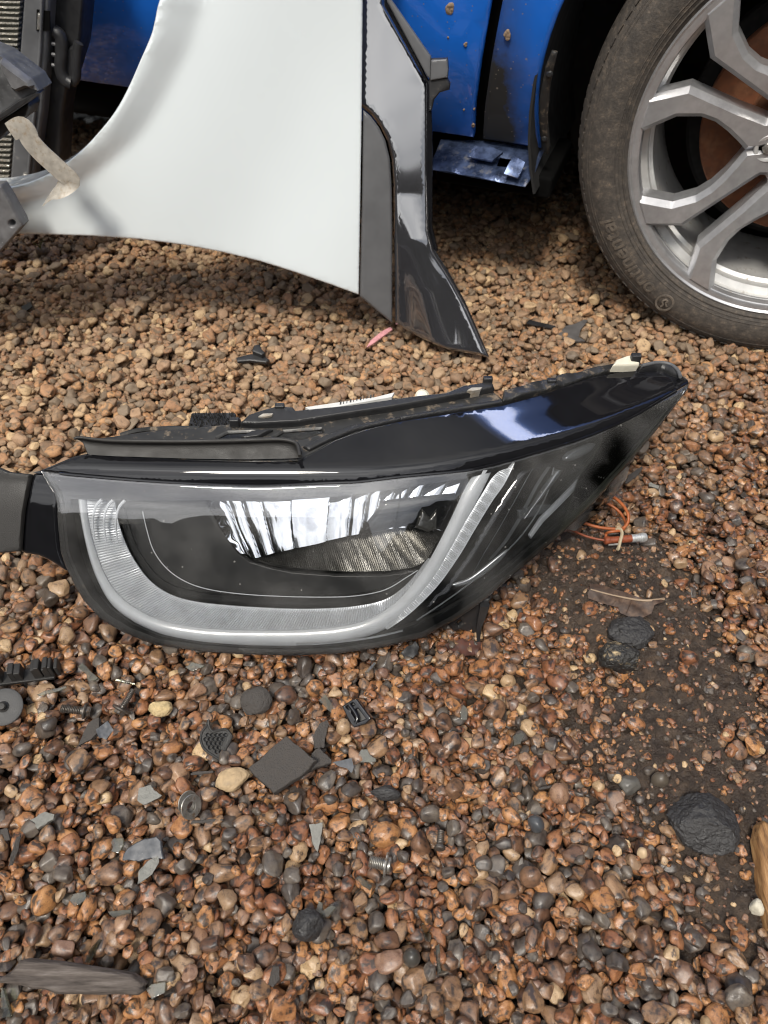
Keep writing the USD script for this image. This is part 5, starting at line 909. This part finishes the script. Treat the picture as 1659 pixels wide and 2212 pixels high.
KEEP_OUT.append((*((b0 + b1) / 2)[:2], 0.018, 0.004))
# litter near the lamp's leg, plastic scraps, black clip
flat([(960, 1392), (1000, 1378), (1044, 1388), (1072, 1400), (1040, 1412), (1000, 1418), (975, 1412)], (0.1, -0.2, 1), 0.004, 0.002, leaf_red, 'leaf_litter', 'dark red brown scrap of dead leaf in front of the support leg', 'leaf', disp=lambda q, p: 0.008 * (meshkit.noise(p * 120, 7) - 0.5))
flat([(866, 1410), (880, 1396), (892, 1392), (897, 1384), (905, 1396), (902, 1412), (888, 1424), (876, 1424)], (0.1, -0.5, 0.8), 0.006, 0.002, plastic_black, 'plastic_scrap', 'curled black plastic scrap just under the lens edge', 'plastic scrap', disp=lambda q, p: 0.008 * (meshkit.noise(p * 90, 2) - 0.5))
ck = thing('wet_clip', 'wet black rectangular plastic clip with slots, right of the cream pebble', 'plastic clip')
kp = lie(772, 1543, 0.009); kn = np.array([-0.25, -0.45, 0.85]); kn /= np.linalg.norm(kn); KF = lambda p: -((p - kp) @ kn)
obj('frame', plate([(738, 1526), (762, 1510), (771, 1510), (802, 1552), (790, 1564), (764, 1572), (755, 1560)], on(KF, 0.2, 2.5), back=0.010, step=3, bevel=0.0012, bw=2, holes=[[(747, 1527), (762, 1518), (766, 1522), (752, 1532)], [(758, 1538), (773, 1530), (790, 1553), (772, 1560)]]), gloss_black, ck)
obj('tongue', tube(hit([(754, 1522), (766, 1538), (772, 1552), (768, 1562)], KF, 0.2, 2.5)[0], 0.0022, 8), gloss_black, ck, smooth=50)
obj('backing', plate([(742, 1528), (764, 1514), (800, 1553), (766, 1570)], on(lambda p: KF(p) - 0.007, 0.2, 2.5), back=0.002, step=5), plastic_black, ck)
KEEP_OUT.append((kp[0], kp[1], 0.015, kp[2] - 0.010))
flat(C2((700, 890), (820, 862), (835, 920), (820, 960), (790, 930), (740, 915)), (0.1, -0.35, 1), 0.008, 0.002, slate_blue, 'metal_scrap', 'grey torn metal scrap right of the slate flake', 'scrap')
flat([(806, 742), (792, 750), (800, 736), (824, 716), (843, 706), (848, 711), (822, 730)], (0, -0.3, 1), 0.006, 0.003, pink_plastic, 'pink_sliver', 'thin pink plastic sliver at the foot of the white wing', 'plastic scrap', step=3)
scr = thing('plastic_fragment', 'broken dark plastic fragment with a raised arm, on the gravel below the white wing', 'plastic fragment')
fp = lie(545, 772, 0.006); FF = lambda p: -((p - fp) @ np.array([0.05, -0.25, 0.97]))
obj('plate', plate([(510, 772), (540, 764), (560, 764), (582, 776), (575, 782), (540, 778), (512, 780)], on(FF, 0.2, 2.5), back=0.006, step=4, bevel=0.001, bw=2), plastic_grey if False else plastic_black, scr)
obj('arm', plate([(546, 766), (550, 754), (562, 752), (566, 762), (574, 770), (566, 774)], on(FF, 0.2, 2.5), front=0.010, back=0.006, step=4, bevel=0.001, bw=2), plastic_black, scr)
flat([(1204, 724), (1222, 704), (1240, 700), (1262, 690), (1270, 692), (1254, 712), (1250, 728), (1264, 736), (1226, 738)], (-0.05, -0.15, 1), 0.008, 0.003, simple('plastic_ash', (0.075, 0.07, 0.068), 0.6, vary=0.2, scale=100), 'plastic_scrap', 'dark folded plastic scrap lying before the tyre', 'plastic scrap')
flat([(1140, 690), (1200, 704), (1204, 712), (1138, 698)], (0, -0.1, 1), 0.006, 0.002, plastic_black, 'plastic_scrap', 'thin dark strip left of the folded plastic scrap', 'plastic scrap', step=3)
flat([(45, 662), (66, 652), (70, 662), (52, 674)], (0, -0.2, 1), 0.006, 0.002, plastic_black, 'plastic_scrap', 'small black scrap at the far left of the dry gravel', 'plastic scrap', step=3)
# weathered stick and fresh plank
stick_px = C5((-60, 1145), (0, 1150), (60, 1110), (120, 1040), (165, 1028), (280, 1040), (400, 1052), (560, 1078), (700, 1098), (850, 1128), (905, 1160), (938, 1192), (915, 1215), (925, 1240), (880, 1270), (740, 1262), (640, 1268), (500, 1262), (360, 1262), (280, 1232), (200, 1228), (120, 1205), (0, 1190), (-60, 1185))
flat(stick_px, (0.02, -0.25, 1), 0.014, 0.013, wood_grey, 'stick', 'weathered grey split stick lying in the bottom left corner', 'stick', bevel=0.005, bw=9, step=5, disp=lambda q, p: 0.003 * (meshkit.fbm(np.stack([p[:, 0] * 30, (p[:, 1] - 0.12 * p[:, 0]) * 260, p[:, 2] * 60], 1), 3, 4) - 0.5), smooth=40)
for t_ in np.linspace(-0.31, -0.215, 7): KEEP_OUT.append((t_, ground_at((t_ / 0.62) * 1600 + 829, 2118)[1], 0.010, -0.004))
plank_px = np.array([9.0, 0]) + C4((1590, 960), (1612, 938), (1640, 955), (1800, 980), (1800, 1700), (1650, 1640), (1640, 1560), (1612, 1430), (1600, 1300), (1590, 1180), (1570, 1060))
flat(plank_px, (0.10, -0.15, 1), 0.012, 0.016, wood_fresh, 'plank', 'fresh yellow splintered wooden plank at the right edge', 'plank', bevel=0.003, bw=6, step=6, disp=lambda q, p: 0.003 * (meshkit.fbm(np.stack([p[:, 0] * 300, p[:, 1] * 25, p[:, 2] * 60], 1), 3, 4) - 0.5), smooth=40)
# crumbs of glass and slivers
GL = 'broken greenish glass bits in the gravel'
for pts, n, lab in [
    (C2((600, 480), (650, 440), (720, 545), (712, 596)), (0.35, -0.3, 1), 'greenish glass shard below the orange pebble'),
    (C2((855, 845), (880, 800), (975, 800), (990, 895), (870, 898)), (0.1, -0.45, 1), 'square greenish glass shard right of the square slate'),
    (C2((900, 310), (970, 235), (988, 240), (930, 312)), (0.5, -0.1, 1), 'thin glass splinter just under the lens'),
    (C1((220, 455), (290, 425), (440, 390), (445, 405), (330, 445), (240, 465)), (0.0, -0.4, 1), 'long thin glass splinter above the rusty bolt'),
    (C1((490, 265), (530, 235), (590, 300), (640, 345), (620, 362), (570, 372), (555, 320)), (-0.2, -0.3, 1), 'long bent glass shard right of the toothed strip'),
    (C1((735, 338), (880, 372), (882, 385), (740, 352)), (0.2, 0.2, 1), 'narrow glass splinter under the left of the lens'),
    (C1((1190, 275), (1240, 238), (1330, 258), (1320, 272), (1240, 305)), (-0.1, -0.3, 1), 'flat pale glass shard under the lens, left of centre'),
    (C5((0, 1200), (20, 1205), (80, 1420), (0, 1430)), (-0.2, -0.2, 1), 'large flat glass shard in the bottom left corner'),
    (C5((440, 655), (470, 605), (560, 585), (570, 650), (480, 700)), (0.1, -0.25, 1), 'clear glass shard amid pebbles, lower left'),
    (C5((935, 1225), (980, 1190), (1080, 1170), (1075, 1250), (980, 1300)), (0.0, -0.25, 1), 'dull glass shard at the right end of the grey stick'),
    (C5((660, 320), (740, 240), (800, 240), (810, 290), (770, 355)), (0.1, -0.3, 1), 'smoky glass shard left of the blue grey slate'),
    (C5((548, 1060), (590, 960), (650, 890), (672, 900), (620, 990), (575, 1070)), (0.5, -0.2, 0.8), 'upright glass shard left of a yellow pebble'),
    (C5((690, 720), (860, 708), (862, 728), (720, 760)), (0.15, 0.15, 1), 'dark glass sliver in the lower left gravel'),
    (C6((370, 740), (400, 650), (430, 660), (420, 720), (500, 680), (528, 690), (470, 760), (390, 772)), (-0.3, -0.05, 1), 'pair of leaf-shaped grey glass flakes, lower middle'),
    (C6((1062, 800), (1085, 785), (1140, 880), (1136, 930), (1100, 920)), (0.3, -0.3, 1), 'narrow pale grey shard right of a hooked pebble'),
    (C6((1170, 935), (1190, 925), (1202, 1130), (1182, 1140)), (0.4, -0.2, 1), 'long thin grey splinter near the bottom, right of centre'),
    (C6((640, 500), (670, 480), (760, 560), (745, 592), (690, 560)), (0.2, -0.3, 1), 'brownish glass shard on a round pebble'),
    (C2((1520, 560), (1545, 510), (1580, 540), (1570, 620), (1530, 622)), (0.2, -0.4, 1), 'small glass shard among pebbles right of the wet clip'),
    (C4((0, 395), (60, 365), (90, 380), (60, 450), (10, 465)), (0.1, -0.3, 1), 'milky glass flake right of the gravel centre'),
]:
    flat(np.mean(pts, 0) + (np.array(pts) - np.mean(pts, 0)) * 0.88, n, 0.003, 0.0028, shard_glass, 'glass_shard', lab, 'glass shard', GL, bevel=0.0004, bw=1, step=5)
SL = 'dark thin slivers in the gravel'
for pts, n, lab in [
    (C1((1230, 965), (1250, 950), (1380, 945), (1385, 958), (1240, 975)), (0.0, -0.4, 1), 'thin dark flat sliver left of the largest sandy stone'),
    (C5((1235, 155), (1240, 135), (1440, 122), (1450, 135)), (0.1, -0.4, 1), 'thin black stick-like sliver right of the dark brown stone, lower left'),
    (C5((60, 430), (70, 350), (110, 240), (140, 220), (120, 330), (85, 420)), (0.5, -0.2, 0.8), 'upright dark slate sliver near the left edge'),
    (C5((0, 190), (45, 180), (65, 260), (0, 270)), (0.0, -0.3, 1), 'black flat sliver cut by the left edge'),
    (C6((80, 1200), (110, 1080), (150, 1075), (155, 1160), (110, 1215)), (0.3, -0.4, 1), 'dark pointed slate sliver near the bottom left of centre'),
    (CM((735, 210), (760, 160), (840, 105), (850, 120), (800, 180), (745, 215)), (0.2, -0.3, 1), 'dark slate sliver right of the film tab'),
    (C4((170, 730), (260, 712), (300, 725), (180, 742)), (0.0, -0.2, 1), 'short dark twig-like splinter left of the mud'),
    (CM((885, 215), (900, 208), (985, 245), (980, 258), (890, 232)), (0.0, -0.3, 1), 'short pale chip right of the dark sliver by the film tab'),
]:
    flat(pts, n, 0.003, 0.0025, slate_pale if 'pale' in lab else slate, 'sliver', lab, 'sliver', SL, bevel=0.0004, bw=1, step=4)
# a tuft of grass by the left foot of the wing
gt = thing('grass_tuft', 'tiny tuft of green grass below the left end of the white wing', 'grass')
gc = lie(88, 538)
for k in range(9):
    a_ = rng.uniform(0, 6.28); l_ = rng.uniform(0.012, 0.03)
    obj('blade', tube([gc, gc + np.array([math.cos(a_) * l_ * 0.3, math.sin(a_) * l_ * 0.3, l_ * 0.7]), gc + np.array([math.cos(a_) * l_ * 0.8, math.sin(a_) * l_ * 0.8, l_])], [0.0007, 0.0006, 0.0002], 5, 3), simple('grass_green', (0.12, 0.14, 0.04), 0.6) if k == 0 else '/World/Looks/grass_green', gt)
# dry hedge line far behind the viewer (it shows only in reflections) and the far yard floor
ha = np.radians(np.linspace(-62, 215, 240)); hz_ = np.linspace(-0.05, 2.5, 14)
HP = np.stack([[np.array([math.cos(a) * -1, math.sin(a) * -1, 0]) * (6.8 + 0.8 * (meshkit.fbm(np.array([a * 9, z * 2.2, 0.0]), 3, 4) - 0.5)) + np.array([0, 0.4, 1.38 * z * (0.62 + 0.76 * meshkit.fbm(np.array([a * 7, 3.0, 0.0]), 3, 6)) * (1 + 1.5 * float(np.clip((a - 1.9) / 0.5, 0, 1)))]) for z in hz_] for a in ha])
HN = np.stack([[np.array([math.cos(a), math.sin(a), 0])] * len(hz_) for a in ha])
obj('hedge', shell(HP, HN, 0.9), hedge_leaf, label='dark hedge behind the viewer, seen only mirrored in the headlight', cat='hedge', kind='stuff')

# ------------------------------------------------------------------ the gravel itself
d = drop.copy()
keep = np.ones(len(d), bool)
topz = d[:, 2] + d[:, 5] * 0.9
for (x, y, r, zc) in KEEP_OUT:
    if r <= 0: continue
    near = np.hypot(d[:, 0] - x, d[:, 1] - y) < r + 0.5 * d[:, 3]
    over = near & (topz > zc)
    sink_ = over & (topz - zc < 0.008); d[sink_, 2] -= (topz - zc)[sink_]
    keep &= ~(over & ~sink_)
# nothing pokes up through the lens: pebbles stay below its underside and inside of the lamp's body stays clear
inb = (np.abs(d[:, 0] + 0.03) < 0.36) & (d[:, 1] > lens_y(d[:, 0], 0.012) - 0.012) & (d[:, 1] < lens_y(d[:, 0], 0.012) + 0.13) & (d[:, 0] < 0.06) & (d[:, 0] > -0.27)
keep &= ~(inb & (topz > 0.004))
keep &= ~((np.hypot((d[:, 0] - WX) * CU[0] + (d[:, 1] - WY) * CU[1], 0) < 0.08) & (np.abs((d[:, 0] - WX) * CN[0] + (d[:, 1] - WY) * CN[1] + 0.1) < 0.1) & (topz > 0.0))
d = d[keep]
R = euler(d[:, 6], d[:, 7], d[:, 8])
kind_i = rng.choice(len(kinds), len(d), p=shares); shp = rng.integers(0, NSHAPE, len(d))
pale_zone = np.clip((d[:, 1] * 1.15 - 0.60) - 0.55 * d[:, 0] - 0.1, 0, 1)
swap = (rng.random(len(d)) < pale_zone * 0.30); kind_i[swap] = rng.choice([kinds.index('tan'), kinds.index('pink')], swap.sum(), p=[0.75, 0.25])
# the pebbles that show largest: each one a thing of its own
dep = d[:, 1] * math.cos(PITCH) - (d[:, 2] - CAMH) * math.sin(PITCH)
up = d[:, 1] * math.sin(PITCH) + (d[:, 2] - CAMH) * math.cos(PITCH)
px, py = 829.5 + FPX * d[:, 0] / dep, 1106 - FPX * up / dep
ix = np.clip(((d[:, 0] - GX0) / CELL).astype(int), 0, NX - 1); iy = np.clip(((d[:, 1] - GY0) / CELL).astype(int), 0, NY - 1)
seen = (topz[keep] > H[ix, iy] - 0.003) & (px > 6) & (px < 1653) & (py < 2200)
order = np.argsort(np.where(seen, -py, 1e9))[:260]
single = np.zeros(len(d), bool); single[order] = True
WORDS = {k: LOOKS[k][2] for k in kinds}
fine = {}
for i in order:
    k = kinds[kind_i[i]]
    m = pebble_shape(5000 + int(i), 3); s = d[i, 3:6]
    x = UsdGeom.Mesh
    half = 'left' if px[i] < 553 else ('middle' if px[i] < 1106 else 'right')
    mm = usdkit.mesh(stage, path_for('pebble'), m, LOOKS[k][0], smooth=True)
    M = np.eye(4); M[:3, :3] = (R[i] * s[None]).T; M[3, :3] = d[i, :3]
    UsdGeom.Xformable(mm.GetPrim()).AddTransformOp().Set(Gf.Matrix4d(*M.ravel().tolist()))
    tag(mm, f'{WORDS[k]} pebble in the loose gravel along the bottom edge, {half} third', 'pebble', f'{WORDS[k]} pebbles of the foreground, {half} third')
rest = np.where(~single)[0]
pi = UsdGeom.PointInstancer.Define(stage, '/World/gravel'); tag(pi, 'loose brown, orange and grey pea gravel covering the yard', 'gravel', kind='stuff')
protos = []; idx = {}
for (k, s), m in shapes.items():
    q = usdkit.mesh(stage, f'/World/gravel/pebble_kinds/{k}_pebble_{s:03d}', m, LOOKS[k][0], smooth=True); idx[(k, s)] = len(protos); protos.append(q.GetPath())
pi.CreatePrototypesRel().SetTargets(protos)
pi.CreateProtoIndicesAttr(Vt.IntArray([idx[(kinds[kind_i[i]], shp[i])] for i in rest]))
pi.CreatePositionsAttr(Vt.Vec3fArray.FromNumpy(d[rest, :3].astype(np.float32)))
pi.CreateScalesAttr(Vt.Vec3fArray.FromNumpy(d[rest, 3:6].astype(np.float32)))
from scipy.spatial.transform import Rotation
qq = Rotation.from_matrix(R[rest]).as_quat()
pi.CreateOrientationsAttr(Vt.QuathArray([Gf.Quath(float(a[3]), float(a[0]), float(a[1]), float(a[2])) for a in qq]))
print('pebbles', len(d), 'individual', len(order), 'level', LEVEL)
